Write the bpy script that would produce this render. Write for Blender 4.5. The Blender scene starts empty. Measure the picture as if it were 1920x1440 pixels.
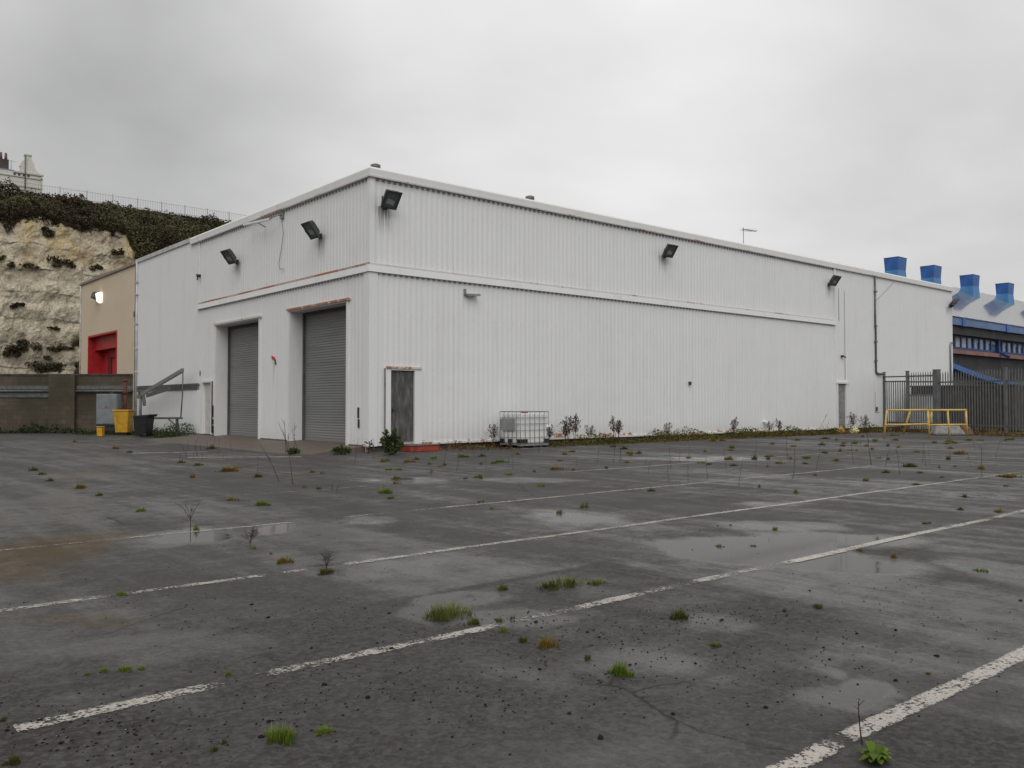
import bpy, math, random
import numpy as np
from mathutils import Vector, Matrix
R = math.radians
random.seed(7)
rng = np.random.default_rng(11)
sc = bpy.context.scene
COL = sc.collection

# ------------------------------------------------------------------ camera
# world frame: origin = foot of the near corner of the white shed, +X along its long side, +Y along its door side
FPX = 1614.0
YAW = math.atan(1888 / FPX)
PIT = math.atan(37.5 / FPX)
H = 1.4
CAM = Vector((-13.1136, -21.698, H))
cy, sy, cp, sp = math.cos(YAW), math.sin(YAW), math.cos(PIT), math.sin(PIT)
F0 = Vector((cy, sy, 0)); RT = Vector((sy, -cy, 0))
FW = Vector((cy * cp, sy * cp, sp)); UP = Vector((-cy * sp, -sy * sp, cp))
cam = bpy.data.cameras.new('camera'); cam.sensor_width = 36; cam.lens = 36 * FPX / 1920
cam.clip_start = 0.1; cam.clip_end = 3000
co = bpy.data.objects.new('camera', cam); COL.objects.link(co)
m = Matrix((RT, UP, -FW)).transposed().to_4x4(); m.translation = CAM
co.matrix_world = m
sc.camera = co

# ------------------------------------------------------------------ light
SUN_EL, SUN_DIR = R(48), Vector((-0.62, -0.78, 0)).normalized()
sc.view_settings.view_transform = 'Standard'; sc.view_settings.look = 'None'
sc.view_settings.exposure = 0.0; sc.view_settings.gamma = 1
w = bpy.data.worlds.new('World'); sc.world = w; w.use_nodes = True
nt = w.node_tree; nt.nodes.clear()
def wn(t, **k):
    n = nt.nodes.new(t)
    for a, b in k.items(): setattr(n, a, b)
    return n
out = wn('ShaderNodeOutputWorld'); bg = wn('ShaderNodeBackground'); bg.inputs[1].default_value = 0.1
tc = wn('ShaderNodeTexCoord')
sky = wn('ShaderNodeTexSky', sky_type='NISHITA'); sky.sun_disc = False
sky.sun_elevation = SUN_EL; sky.sun_rotation = math.atan2(SUN_DIR.x, SUN_DIR.y)
sky.air_density = 1.0; sky.dust_density = 6.0
hs = wn('ShaderNodeHueSaturation'); hs.inputs['Saturation'].default_value = 0.06; hs.inputs['Value'].default_value = 0.9
nt.links.new(sky.outputs[0], hs.inputs['Color'])
# cloud deck: sample noise on a flat layer overhead (direction / height)
sep = wn('ShaderNodeSeparateXYZ'); nt.links.new(tc.outputs['Generated'], sep.inputs[0])
def wm(op, a, b=None, clamp=False):
    n = wn('ShaderNodeMath', operation=op, use_clamp=clamp)
    for i, v in enumerate((a, b)):
        if v is None: continue
        if isinstance(v, (int, float)): n.inputs[i].default_value = v
        else: nt.links.new(v, n.inputs[i])
    return n.outputs[0]
zz = wm('ADD', wm('MAXIMUM', sep.outputs[2], 0.0), 0.28)
cx = wm('DIVIDE', sep.outputs[0], zz); cyy = wm('DIVIDE', sep.outputs[1], zz)
cmb = wn('ShaderNodeCombineXYZ'); nt.links.new(cx, cmb.inputs[0]); nt.links.new(cyy, cmb.inputs[1])
n1 = wn('ShaderNodeTexNoise'); n1.inputs['Scale'].default_value = 1.25; n1.inputs['Detail'].default_value = 4; n1.inputs['Roughness'].default_value = 0.48
n1.inputs['Distortion'].default_value = 0.35
nt.links.new(cmb.outputs[0], n1.inputs['Vector'])
n2 = wn('ShaderNodeTexNoise'); n2.inputs['Scale'].default_value = 4.0; n2.inputs['Detail'].default_value = 4; n2.inputs['Roughness'].default_value = 0.5
nt.links.new(cmb.outputs[0], n2.inputs['Vector'])
cl = wm('ADD', wm('MULTIPLY', n1.outputs[0], 0.80), wm('MULTIPLY', n2.outputs[0], 0.20))
# brighter towards the open sea side (+X), a little darker to the -X side
vd = wm('ADD', wm('MULTIPLY', sep.outputs[0], 0.10), wm('MULTIPLY', sep.outputs[1], -0.05))
def patch(az, el, lo, hi, amt):          # a broad thin or thick place in the cloud deck, by compass direction
    d = wn('ShaderNodeVectorMath', operation='DOT_PRODUCT'); nt.links.new(tc.outputs['Generated'], d.inputs[0])
    d.inputs[1].default_value = (math.cos(R(el)) * math.cos(R(az)), math.cos(R(el)) * math.sin(R(az)), math.sin(R(el)))
    r = wn('ShaderNodeMapRange'); r.interpolation_type = 'SMOOTHSTEP'; nt.links.new(d.outputs['Value'], r.inputs[0])
    r.inputs[1].default_value = math.cos(R(lo)); r.inputs[2].default_value = math.cos(R(hi)); return wm('MULTIPLY', r.outputs[0], amt)
lum = wm('ADD', vd, patch(48, 25, 24, 2, 0.42))
lum = wm('ADD', lum, patch(22, 9, 26, 3, 0.15))
lum = wm('ADD', lum, patch(70, 20, 11, 1, -0.13))
cl2 = wm('ADD', wm('MULTIPLY', wm('SUBTRACT', cl, 0.5), 1.05), wm('ADD', lum, 0.41))
rp = wn('ShaderNodeValToRGB'); nt.links.new(cl2, rp.inputs[0])
rp.color_ramp.elements[0].position = 0.1; rp.color_ramp.elements[0].color = (3.75, 3.76, 3.78, 1)
rp.color_ramp.elements[1].position = 0.95; rp.color_ramp.elements[1].color = (8.3, 8.3, 8.28, 1)
# an overcast dome is brighter overhead than near the horizon
zen = wm('ADD', wm('MULTIPLY', wm('POWER', wm('MAXIMUM', sep.outputs[2], 0.0), 2.0), 0.9), 1.0)
mulz = wn('ShaderNodeVectorMath', operation='SCALE'); nt.links.new(rp.outputs[0], mulz.inputs[0]); nt.links.new(zen, mulz.inputs['Scale'])
mx = wn('ShaderNodeMix', data_type='RGBA'); mx.inputs[0].default_value = 0.06
nt.links.new(mulz.outputs[0], mx.inputs[6]); nt.links.new(hs.outputs[0], mx.inputs[7])
nt.links.new(mx.outputs[2], bg.inputs[0]); nt.links.new(bg.outputs[0], out.inputs[0])
sun = bpy.data.lights.new('sun', 'SUN'); sun.energy = 1.25; sun.angle = R(50); sun.color = (1, 0.98, 0.95)
so = bpy.data.objects.new('sun', sun); COL.objects.link(so)
so.rotation_euler = (Vector((SUN_DIR.x * math.cos(SUN_EL), SUN_DIR.y * math.cos(SUN_EL), math.sin(SUN_EL)))).to_track_quat('Z', 'Y').to_euler()
so.location = (0, 0, 60)

# ------------------------------------------------------------------ photo pixel -> place
def ray(x, y): return FW + RT * ((x - 960) / FPX) + UP * ((720 - y) / FPX)
def G(x, y, z=0.0):
    r = ray(x, y); return CAM + r * ((z - H) / r.z)
def PY(x, y, Y):
    r = ray(x, y); return CAM + r * ((Y - CAM.y) / r.y)
def PX(x, y, X):
    r = ray(x, y); return CAM + r * ((X - CAM.x) / r.x)
def depth(p): return (Vector(p) - CAM).dot(F0)

# ------------------------------------------------------------------ materials
def mat(name): 
    m = bpy.data.materials.new(name); m.use_nodes = True
    t = m.node_tree; b = t.nodes['Principled BSDF']
    return m, t, b
class N:
    """tiny node helper"""
    def __init__(s, t): s.t = t
    def new(s, ty, **k):
        n = s.t.nodes.new(ty)
        for a, b in k.items(): setattr(n, a, b)
        return n
    def plug(s, sock, v):
        if isinstance(v, (int, float)): sock.default_value = v
        elif isinstance(v, tuple): sock.default_value = v if len(v) != 3 or sock.type != 'RGBA' else v + (1,)
        else: s.t.links.new(v, sock)
    def m(s, op, a, b=0.0, clamp=False):
        n = s.new('ShaderNodeMath', operation=op, use_clamp=clamp); s.plug(n.inputs[0], a); s.plug(n.inputs[1], b); return n.outputs[0]
    def co(s, kind='Object', scale=(1, 1, 1), loc=(0, 0, 0)):
        c = s.new('ShaderNodeTexCoord'); p = s.new('ShaderNodeMapping'); s.t.links.new(c.outputs[kind], p.inputs[0])
        p.inputs['Scale'].default_value = scale; p.inputs['Location'].default_value = loc; return p.outputs[0]
    def pos(s, scale=(1, 1, 1), loc=(0, 0, 0)):
        c = s.new('ShaderNodeNewGeometry'); p = s.new('ShaderNodeMapping'); s.t.links.new(c.outputs['Position'], p.inputs[0])
        p.inputs['Scale'].default_value = scale; p.inputs['Location'].default_value = loc; return p.outputs[0]
    def noise(s, v, scale, detail=4, rough=0.55, dist=0.0):
        n = s.new('ShaderNodeTexNoise'); s.plug(n.inputs['Vector'], v); n.inputs['Scale'].default_value = scale
        n.inputs['Detail'].default_value = detail; n.inputs['Roughness'].default_value = rough; n.inputs['Distortion'].default_value = dist
        return n.outputs[0]
    def ramp(s, v, a, b):
        n = s.new('ShaderNodeMapRange'); n.interpolation_type = 'SMOOTHSTEP'
        s.plug(n.inputs[0], v); n.inputs[1].default_value = a; n.inputs[2].default_value = b; return n.outputs[0]
    def mix(s, f, a, b, mode='MIX'):
        n = s.new('ShaderNodeMix', data_type='RGBA', blend_type=mode); s.plug(n.inputs[0], f); s.plug(n.inputs[6], a); s.plug(n.inputs[7], b); return n.outputs[2]
    def xyz(s, v):
        n = s.new('ShaderNodeSeparateXYZ'); s.plug(n.inputs[0], v); return n.outputs
    def attr(s, name):
        n = s.new('ShaderNodeAttribute'); n.attribute_name = name; return n
    def bump(s, h, strength, dist):
        n = s.new('ShaderNodeBump'); s.plug(n.inputs['Height'], h); s.plug(n.inputs['Strength'], strength); n.inputs['Distance'].default_value = dist; return n.outputs[0]

def simple(name, col, rough=0.6, metal=0.0, var=0.25, scale=3.0, spec=0.5, bump=0.0):
    m, t, b = mat(name); n = N(t)
    no = n.noise(n.co(), scale, 5, 0.6)
    d = tuple(c * (1 - var) for c in col); l = tuple(min(1, c * (1 + var)) for c in col)
    n.plug(b.inputs['Base Color'], n.mix(n.ramp(no, 0.3, 0.7), d, l))
    b.inputs['Roughness'].default_value = rough; b.inputs['Metallic'].default_value = metal
    b.inputs['Specular IOR Level'].default_value = spec
    if bump: n.plug(b.inputs['Normal'], n.bump(no, bump, 0.02))
    return m

RUST = (0.36, 0.11, 0.03)
def wall_mat(name, base=(0.75, 0.753, 0.75), stains=(), rust_base=None, axis=0, grime=1.0):
    """white painted cladding: vertical grime, rust at the foot, drip stains below fittings"""
    m, t, b = mat(name); n = N(t)
    p = n.pos(); X = n.xyz(p); u, z = X[axis], X[2]
    g1 = n.noise(n.pos((1, 1, 0.12)), 1.3, 6, 0.6)
    g2 = n.noise(n.pos((1, 1, 0.05)), 9, 4, 0.6)
    g3 = n.noise(n.pos(), 0.35, 3, 0.5)
    c = n.mix(n.m('MULTIPLY', n.ramp(g1, 0.5, 0.85), 0.35 * grime), base, (0.58, 0.58, 0.55))
    c = n.mix(n.m('MULTIPLY', n.ramp(g2, 0.52, 0.8), 0.30 * grime), c, (0.50, 0.51, 0.49))
    c = n.mix(n.m('MULTIPLY', n.ramp(g3, 0.4, 0.75), 0.14), c, (0.66, 0.665, 0.65))
    # faint sheet laps every few metres
    fr = n.m('FRACT', n.m('DIVIDE', u, 3.0)); lap = n.m('LESS_THAN', fr, 0.007)
    c = n.mix(n.m('MULTIPLY', lap, 0.25), c, (0.35, 0.35, 0.34))
    # general splash dirt near the foot
    c = n.mix(n.m('MULTIPLY', n.m('SUBTRACT', 1.0, n.ramp(n.m('ADD', z, n.m('MULTIPLY', g2, 0.5)), 0.35, 1.1)), 0.22), c, (0.42, 0.40, 0.36))
    gr = n.noise(n.pos((1, 1, 0.3), (2, 9, 1)), 0.7, 5, 0.6)
    c = n.mix(n.m('MULTIPLY', n.ramp(gr, 0.52, 0.8), 0.10 * grime), c, (0.52, 0.55, 0.44))
    fx = n.m('LESS_THAN', n.m('ABSOLUTE', n.m('SUBTRACT', n.m('FRACT', n.m('DIVIDE', z, 1.62)), 0.5)), 0.012)
    fu = n.m('LESS_THAN', n.m('ABSOLUTE', n.m('SUBTRACT', n.m('FRACT', n.m('DIVIDE', u, 0.4)), 0.5)), 0.045)
    c = n.mix(n.m('MULTIPLY', n.m('MULTIPLY', fx, fu), 0.35), c, (0.35, 0.34, 0.32))
    # dark drips
    sn = n.noise(n.pos((1, 1, 0.04)), 26, 3, 0.6)
    for (u0, z0, hw, ln, st) in stains:
        du = n.m('ABSOLUTE', n.m('SUBTRACT', u, u0))
        mu = n.m('SUBTRACT', 1.0, n.ramp(du, hw * 0.35, hw))
        mz = n.m('MULTIPLY', n.m('LESS_THAN', z, z0), n.ramp(z, z0 - ln, z0 - ln * 0.1))
        f = n.m('MULTIPLY', n.m('MULTIPLY', mu, mz), n.m('MULTIPLY', n.ramp(sn, 0.35, 0.62), st), True)
        c = n.mix(f, c, (0.07, 0.065, 0.06))
    if rust_base:
        zr, thr = rust_base
        rn = n.noise(n.pos((1, 1, 0.9), (3.1, 7.7, 0)), 1.9, 6, 0.7)
        rf = n.noise(n.pos(), 22, 4, 0.7)
        hgt = n.m('SUBTRACT', n.m('MULTIPLY', n.m('SUBTRACT', n.m('ADD', rn, n.m('MULTIPLY', rf, 0.22)), thr), 1.4), n.m('SUBTRACT', z, zr))
        c = n.mix(n.m('MULTIPLY', n.ramp(hgt, -0.01, 0.035), 0.9), c, n.mix(rf, (0.48, 0.15, 0.04), (0.22, 0.07, 0.03)))
    n.plug(b.inputs['Base Color'], c)
    n.plug(b.inputs['Normal'], n.bump(n.noise(p, 0.9, 4, 0.5), 0.35, 0.06))
    b.inputs['Roughness'].default_value = 0.45; b.inputs['Specular IOR Level'].default_value = 0.35
    return m

def trim_mat(name, base=(0.74, 0.745, 0.74), amount=0.5, zlip=None, axis_scale=1.0):
    """white flashing with rust blooming in patches (optionally only above a lip height)"""
    m, t, b = mat(name); n = N(t)
    p = n.pos(); z = n.xyz(p)[2]
    a = n.noise(n.pos((1, 1, 0.3)), 0.55 * axis_scale, 5, 0.65)
    f = n.noise(n.pos(), 14, 4, 0.7)
    msk = n.ramp(n.m('ADD', a, n.m('MULTIPLY', n.m('SUBTRACT', f, 0.5), 0.5)), 0.78 - amount * 0.4, 0.86 - amount * 0.4)
    if zlip is not None:
        msk = n.m('MULTIPLY', msk, n.ramp(n.m('ADD', z, n.m('MULTIPLY', f, 0.03)), zlip, zlip + 0.03))
    c = n.mix(n.m('MULTIPLY', n.ramp(n.noise(n.pos((1, 1, 0.2)), 2.5, 5, 0.6), 0.5, 0.8), 0.4), base, (0.5, 0.5, 0.47))
    c = n.mix(n.m('MULTIPLY', msk, 0.9), c, n.mix(f, (0.42, 0.14, 0.04), (0.2, 0.075, 0.035)))
    n.plug(b.inputs['Base Color'], c); b.inputs['Roughness'].default_value = 0.5
    return m

M = {}
WHITE = (0.735, 0.74, 0.74)
M['trim'] = trim_mat('white_flashing', amount=0.25)
M['cap'] = trim_mat('parapet_flashing', (0.70, 0.70, 0.69), amount=0.12)
M['lip'] = trim_mat('rusty_flashing_edge', (0.42, 0.36, 0.33), amount=0.85)
M['lip_soft'] = trim_mat('stained_flashing_edge', (0.56, 0.54, 0.51), amount=0.55)
M['lintel'] = trim_mat('rusted_lintel', (0.58, 0.53, 0.49), amount=.95, axis_scale=3)
M['rib_shade'] = simple('rib_shade_strip', (0.30, 0.30, 0.29), 0.8)  # dark tone that paints the shade between the ribs
M['dark_gap'] = simple('dark_gap', (0.07, 0.07, 0.068), 0.8)
M['galv'] = simple('galvanised_steel', (0.24, 0.25, 0.25), 0.5, 0.35, 0.2, 6)
M['galv_dark'] = simple('weathered_steel', (0.12, 0.125, 0.125), 0.55, 0.3, 0.25, 6)
M['black_metal'] = simple('black_paint', (0.03, 0.03, 0.032), 0.5, 0, 0.2, 6)
M['lamp_body'] = simple('floodlight_body', (0.055, 0.06, 0.062), 0.5, 0.2, 0.25, 8)
M['brick_dark'] = None
M['white_plastic'] = simple('white_plastic', (0.72, 0.72, 0.70), 0.4, 0, 0.05)
M['yellow'] = simple('yellow_paint', (0.56, 0.38, 0.10), 0.5, 0, 0.18, 9)
M['yellow_plastic'] = simple('yellow_plastic', (0.52, 0.29, 0.02), 0.5, 0, 0.2, 5)
M['red'] = simple('red_paint', (0.42, 0.02, 0.025), 0.45, 0, 0.15, 3)
M['red_dark'] = simple('dark_red_paint', (0.14, 0.008, 0.012), 0.5, 0, 0.2, 3)
M['red_step'] = simple('red_step_paint', (0.30, 0.045, 0.022), 0.6, 0, 0.35, 5)
M['alarm'] = simple('orange_red_plastic', (0.55, 0.06, 0.02), 0.4, 0, 0.1)
M['black_plastic'] = simple('black_plastic', (0.012, 0.012, 0.014), 0.45, 0, 0.2, 3)
M['cab'] = simple('grey_cabinet_paint', (0.17, 0.19, 0.20), 0.5, 0, 0.2, 3)
M['rust_pole'] = simple('rusty_pole', (0.09, 0.03, 0.022), 0.8, 0, 0.3, 8)
M['dark_brown'] = simple('dark_brown_sheet', (0.040, 0.033, 0.030), 0.7, 0, 0.35, 2.5)
M['concrete'] = simple('concrete', (0.24, 0.235, 0.22), 0.85, 0, 0.25, 5, bump=0.3)
M['blue'] = simple('blue_paint', (0.024, 0.112, 0.36), 0.45, 0, 0.2, 1.2)
M['blue_light'] = simple('light_blue_paint', (0.050, 0.19, 0.42), 0.45, 0, 0.2, 1.2)
M['blue_grey'] = simple('blue_grey_gutter', (0.10, 0.17, 0.33), 0.5, 0, 0.15, 1.2)
M['navy'] = simple('navy_paint', (0.012, 0.03, 0.14), 0.5, 0, 0.2, 1.5)
M['terracotta'] = simple('terracotta_band', (0.25, 0.13, 0.10), 0.7, 0, 0.2, 1.5)
M['brown_wall'] = simple('brown_render', (0.11, 0.10, 0.085), 0.9, 0, 0.2, 1.5)
M['soffit'] = simple('dark_soffit', (0.035, 0.034, 0.034), 0.8, 0, 0.4, 1.0)
M['pale_sky'] = simple('pale_sky_tone', (0.42, 0.43, 0.44), 0.8, 0, 0.1)
M['house'] = simple('cream_stucco', (0.60, 0.59, 0.53), 0.8, 0, 0.08, 0.6)
M['house_trim'] = simple('stucco_band', (0.46, 0.45, 0.41), 0.8, 0, 0.1, 0.8)
M['slate'] = simple('slate_roof', (0.13, 0.14, 0.15), 0.7, 0, 0.2, 0.8)
M['chimney'] = simple('chimney_brick', (0.07, 0.055, 0.055), 0.9, 0, 0.2, 1)
M['chimney_pot'] = simple('chimney_pot_clay', (0.13, 0.09, 0.085), 0.9, 0, 0.2, 1)
M['win_dark'] = simple('dark_pane', (0.05, 0.05, 0.05), 0.2, 0, 0.1)
M['rail_dark'] = simple('cliff_rail_paint', (0.33, 0.335, 0.34), 0.7, 0, 0.1)
def glass_front():
    m, t, b = mat('lamp_glass'); n = N(t)
    b.inputs['Base Color'].default_value = (0.10, 0.115, 0.115, 1); b.inputs['Roughness'].default_value = 0.12
    b.inputs['Metallic'].default_value = 0.0; b.inputs['Coat Weight'].default_value = 0.6; b.inputs['Coat Roughness'].default_value = 0.05
    return m
M['lamp_glass'] = glass_front()
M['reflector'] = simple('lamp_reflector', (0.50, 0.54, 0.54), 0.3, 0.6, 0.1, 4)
def pane():
    m, t, b = mat('window_pane')
    b.inputs['Base Color'].default_value = (0.10, 0.19, 0.30, 1); b.inputs['Roughness'].default_value = 0.08; b.inputs['Coat Weight'].default_value = 0.4
    return m
M['pane'] = pane()
def glow():
    m, t, b = mat('lit_lamp_glass')
    b.inputs['Base Color'].default_value = (1, 0.97, 0.85, 1); b.inputs['Emission Color'].default_value = (1, 0.95, 0.80, 1); b.inputs['Emission Strength'].default_value = 1.3
    return m
M['glow'] = glow()
def brick(name, c1, c2, mortar, sx, sz):
    m, t, b = mat(name); n = N(t)
    br = n.new('ShaderNodeTexBrick'); n.plug(br.inputs['Vector'], n.co('UV', (1, 1, 1)))
    br.inputs['Color1'].default_value = c1 + (1,); br.inputs['Color2'].default_value = c2 + (1,); br.inputs['Mortar'].default_value = mortar + (1,)
    br.inputs['Scale'].default_value = 1.0; br.inputs['Brick Width'].default_value = sx; br.inputs['Row Height'].default_value = sz
    br.inputs['Mortar Size'].default_value = 0.012; br.inputs['Mortar Smooth'].default_value = 0.3
    g = n.noise(n.pos(), 0.9, 5, 0.65)
    c = n.mix(n.m('MULTIPLY', n.ramp(g, 0.4, 0.75), 0.55), br.outputs[0], tuple(x * 0.35 for x in c1))
    g2 = n.noise(n.pos((1, 1, 0.5), (5, 3, 1)), 0.6, 4, 0.6)
    c = n.mix(n.m('MULTIPLY', n.ramp(g2, 0.42, 0.66), 0.65), c, (0.036, 0.034, 0.016))
    n.plug(b.inputs['Base Color'], c); b.inputs['Roughness'].default_value = 0.9
    n.plug(b.inputs['Normal'], n.bump(br.outputs['Fac'], -0.5, 0.01))
    return m
M['block'] = brick('old_blockwork', (0.115, 0.088, 0.060), (0.080, 0.062, 0.046), (0.055, 0.046, 0.036), 0.45, 0.22)
M['plinth'] = brick('plinth_brick', (0.070, 0.055, 0.045), (0.10, 0.075, 0.06), (0.08, 0.075, 0.07), 0.225, 0.075)
M['pink_brick'] = brick('pinkish_brick', (0.22, 0.165, 0.145), (0.19, 0.145, 0.13), (0.2, 0.17, 0.15), 0.5, 0.15)

# roof of the blue-trimmed building: wet standing-seam sheet
def roof_mat():
    m, t, b = mat('wet_sheet_roof'); n = N(t)
    no = n.noise(n.pos((0.3, 1, 1)), 0.8, 4, 0.6)
    n.plug(b.inputs['Base Color'], n.mix(no, (0.24, 0.24, 0.245), (0.32, 0.32, 0.325)))
    b.inputs['Roughness'].default_value = 0.07; b.inputs['Metallic'].default_value = 0.35
    x = n.xyz(n.pos())[0]
    n.plug(b.inputs['Normal'], n.bump(n.noise(n.pos(), 0.9, 2, 0.5), 0.05, 0.02))
    return m
M['roof'] = roof_mat()

# ------------------------------------------------------------------ mesh helper
ORG = {}
class MB:
    def __init__(s): s.v = []; s.f = []; s.mi = []; s.sm = []
    def face(s, pts, mi=0, smooth=False):
        k = len(s.v); s.v += [tuple(p) for p in pts]; s.f.append(tuple(range(k, k + len(pts)))); s.mi.append(mi); s.sm.append(smooth)
    def box(s, x0, x1, y0, y1, z0, z1, mi=0, rot=None, at=(0, 0, 0)):
        if x0 > x1: x0, x1 = x1, x0
        if y0 > y1: y0, y1 = y1, y0
        if z0 > z1: z0, z1 = z1, z0
        P = [Vector((x, y, z)) for z in (z0, z1) for y in (y0, y1) for x in (x0, x1)]
        if rot is not None: P = [rot @ p for p in P]
        P = [p + Vector(at) for p in P]
        k = len(s.v); s.v += [tuple(p) for p in P]
        for q in ((0, 2, 3, 1), (4, 5, 7, 6), (0, 1, 5, 4), (2, 6, 7, 3), (0, 4, 6, 2), (1, 3, 7, 5)):
            s.f.append(tuple(k + i for i in q)); s.mi.append(mi); s.sm.append(False)
        return s
    def hexa(s, lo, hi, mi=0):
        k = len(s.v); s.v += [tuple(p) for p in lo] + [tuple(p) for p in hi]; n = len(lo)
        s.f.append(tuple(k + i for i in range(n))[::-1]); s.f.append(tuple(k + n + i for i in range(n)))
        s.mi += [mi, mi]; s.sm += [False, False]
        for i in range(n):
            j = (i + 1) % n; s.f.append((k + i, k + j, k + n + j, k + n + i)); s.mi.append(mi); s.sm.append(False)
        return s
    def bar(s, a, b, w, h=None, mi=0, up=(0, 0, 1)):
        a, b = Vector(a), Vector(b); h = h or w
        d = (b - a).normalized(); u = Vector(up)
        if abs(d.dot(u)) > 0.95: u = Vector((1, 0, 0))
        r = d.cross(u).normalized() * (w / 2); t = r.cross(d).normalized() * (h / 2)
        s.hexa([a - r - t, a + r - t, a + r + t, a - r + t], [b - r - t, b + r - t, b + r + t, b - r + t], mi); return s
    def tube(s, pts, r, n=8, mi=0, cap=True):
        pts = [Vector(p) for p in pts]; rs = r if isinstance(r, (list, tuple)) else [r] * len(pts)
        k0 = len(s.v); ref = None
        for i, p in enumerate(pts):
            d = (pts[min(i + 1, len(pts) - 1)] - pts[max(i - 1, 0)]).normalized()
            if ref is None:
                ref = Vector((0, 0, 1)) if abs(d.z) < 0.9 else Vector((1, 0, 0))
            a = d.cross(ref).normalized(); b = a.cross(d).normalized(); ref = b
            for j in range(n):
                th = 2 * math.pi * j / n; s.v.append(tuple(p + (a * math.cos(th) + b * math.sin(th)) * rs[i]))
        for i in range(len(pts) - 1):
            for j in range(n):
                a0 = k0 + i * n + j; a1 = k0 + i * n + (j + 1) % n
                s.f.append((a0, a1, a1 + n, a0 + n)); s.mi.append(mi); s.sm.append(True)
        if cap:
            s.f.append(tuple(k0 + j for j in range(n))[::-1]); s.f.append(tuple(k0 + (len(pts) - 1) * n + j for j in range(n))); s.mi += [mi, mi]; s.sm += [False, False]
        return s
    def build(s, name, mats, parent=None, attrs=None, uv=None, bevel=0):
        if not isinstance(mats, (list, tuple)): mats = [mats]
        me = bpy.data.meshes.new(name)
        off = ORG.get(parent, Vector((0, 0, 0)))
        me.from_pydata([(a - off.x, b - off.y, c - off.z) for a, b, c in s.v], [], s.f)
        for q in mats: me.materials.append(q)
        me.polygons.foreach_set('material_index', s.mi); me.polygons.foreach_set('use_smooth', s.sm)
        if uv:
            l = me.uv_layers.new(name='UVMap')
            for lp in me.loops: l.data[lp.index].uv = uv(s.v[lp.vertex_index])
        for k, a in (attrs or {}).items():
            at = me.attributes.new(k, 'FLOAT', 'POINT'); at.data.foreach_set('value', np.asarray(a, dtype=np.float32))
        me.update()
        o = bpy.data.objects.new(name, me); COL.objects.link(o)
        if parent is not None: o.parent = parent; ORG[o] = off
        if bevel:
            bv = o.modifiers.new('bevel', 'BEVEL'); bv.width = bevel; bv.segments = 2; bv.limit_method = 'ANGLE'
        return o
def tag(o, label, cat=None, group=None, kind=None):
    o['label'] = label
    if cat: o['category'] = cat
    if group: o['group'] = group
    if kind: o['kind'] = kind
    return o
def thing(name, label, cat, loc=(0, 0, 0), rotz=0.0, group=None, worldspace=True):
    o = bpy.data.objects.new(name, None); o.empty_display_size = 0.2; COL.objects.link(o)
    o.location = loc; o.rotation_euler = (0, 0, rotz)
    ORG[o] = Vector(loc) if worldspace else Vector((0, 0, 0))
    return tag(o, label, cat, group)
def dup(o, parent=None):
    c = o.copy(); COL.objects.link(c)
    if parent is not None: c.parent = parent
    for ch in list(o.children): dup(ch, c)
    return c
ROT_CAM = math.atan2(RT.y, RT.x)      # local +X = to the right as seen from where the photo was taken

# value noise for the big meshes
_tab = rng.random((256, 256))
def vn(x, y):
    xi = np.floor(x).astype(int); yi = np.floor(y).astype(int); fx = x - xi; fy = y - yi
    fx = fx * fx * (3 - 2 * fx); fy = fy * fy * (3 - 2 * fy)
    a = _tab[xi % 256, yi % 256]; b = _tab[(xi + 1) % 256, yi % 256]; c = _tab[xi % 256, (yi + 1) % 256]; d = _tab[(xi + 1) % 256, (yi + 1) % 256]
    return (a * (1 - fx) + b * fx) * (1 - fy) + (c * (1 - fx) + d * fx) * fy
def fbm(x, y, o=4):
    s = 0; a = 0.5; t = 0
    for i in range(o):
        s = s + a * vn(x * 2 ** i + 17.3 * i, y * 2 ** i + 9.1 * i); t += a; a *= 0.5
    return s / t
def sstep(a, b, x):
    t = np.clip((x - a) / (b - a), 0, 1); return t * t * (3 - 2 * t)
def grid_obj(name, xs, ys, zf, mats, attrs=None, parent=None, pos=None, smooth=True):
    nx, ny = len(xs), len(ys)
    Xg, Yg = np.meshgrid(xs, ys, indexing='ij')
    P = pos(Xg, Yg) if pos else np.stack([Xg, Yg, zf(Xg, Yg)], -1)
    V = P.reshape(-1, 3)
    i, j = np.meshgrid(np.arange(nx - 1), np.arange(ny - 1), indexing='ij')
    a = (i * ny + j).ravel(); Fc = np.stack([a, a + ny, a + ny + 1, a + 1], -1)
    me = bpy.data.meshes.new(name)
    me.vertices.add(len(V)); me.vertices.foreach_set('co', V.astype(np.float32).ravel())
    me.loops.add(Fc.size); me.loops.foreach_set('vertex_index', Fc.astype(np.int32).ravel())
    me.polygons.add(len(Fc)); me.polygons.foreach_set('loop_start', np.arange(0, Fc.size, 4, dtype=np.int32))
    me.polygons.foreach_set('use_smooth', np.full(len(Fc), smooth))
    for q in mats: me.materials.append(q)
    for k, v in (attrs or {}).items():
        at = me.attributes.new(k, 'FLOAT', 'POINT'); at.data.foreach_set('value', np.asarray(v, dtype=np.float32).ravel())
    me.update(calc_edges=True); me.validate()
    o = bpy.data.objects.new(name, me); COL.objects.link(o)
    if parent: o.parent = parent
    return o

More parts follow.
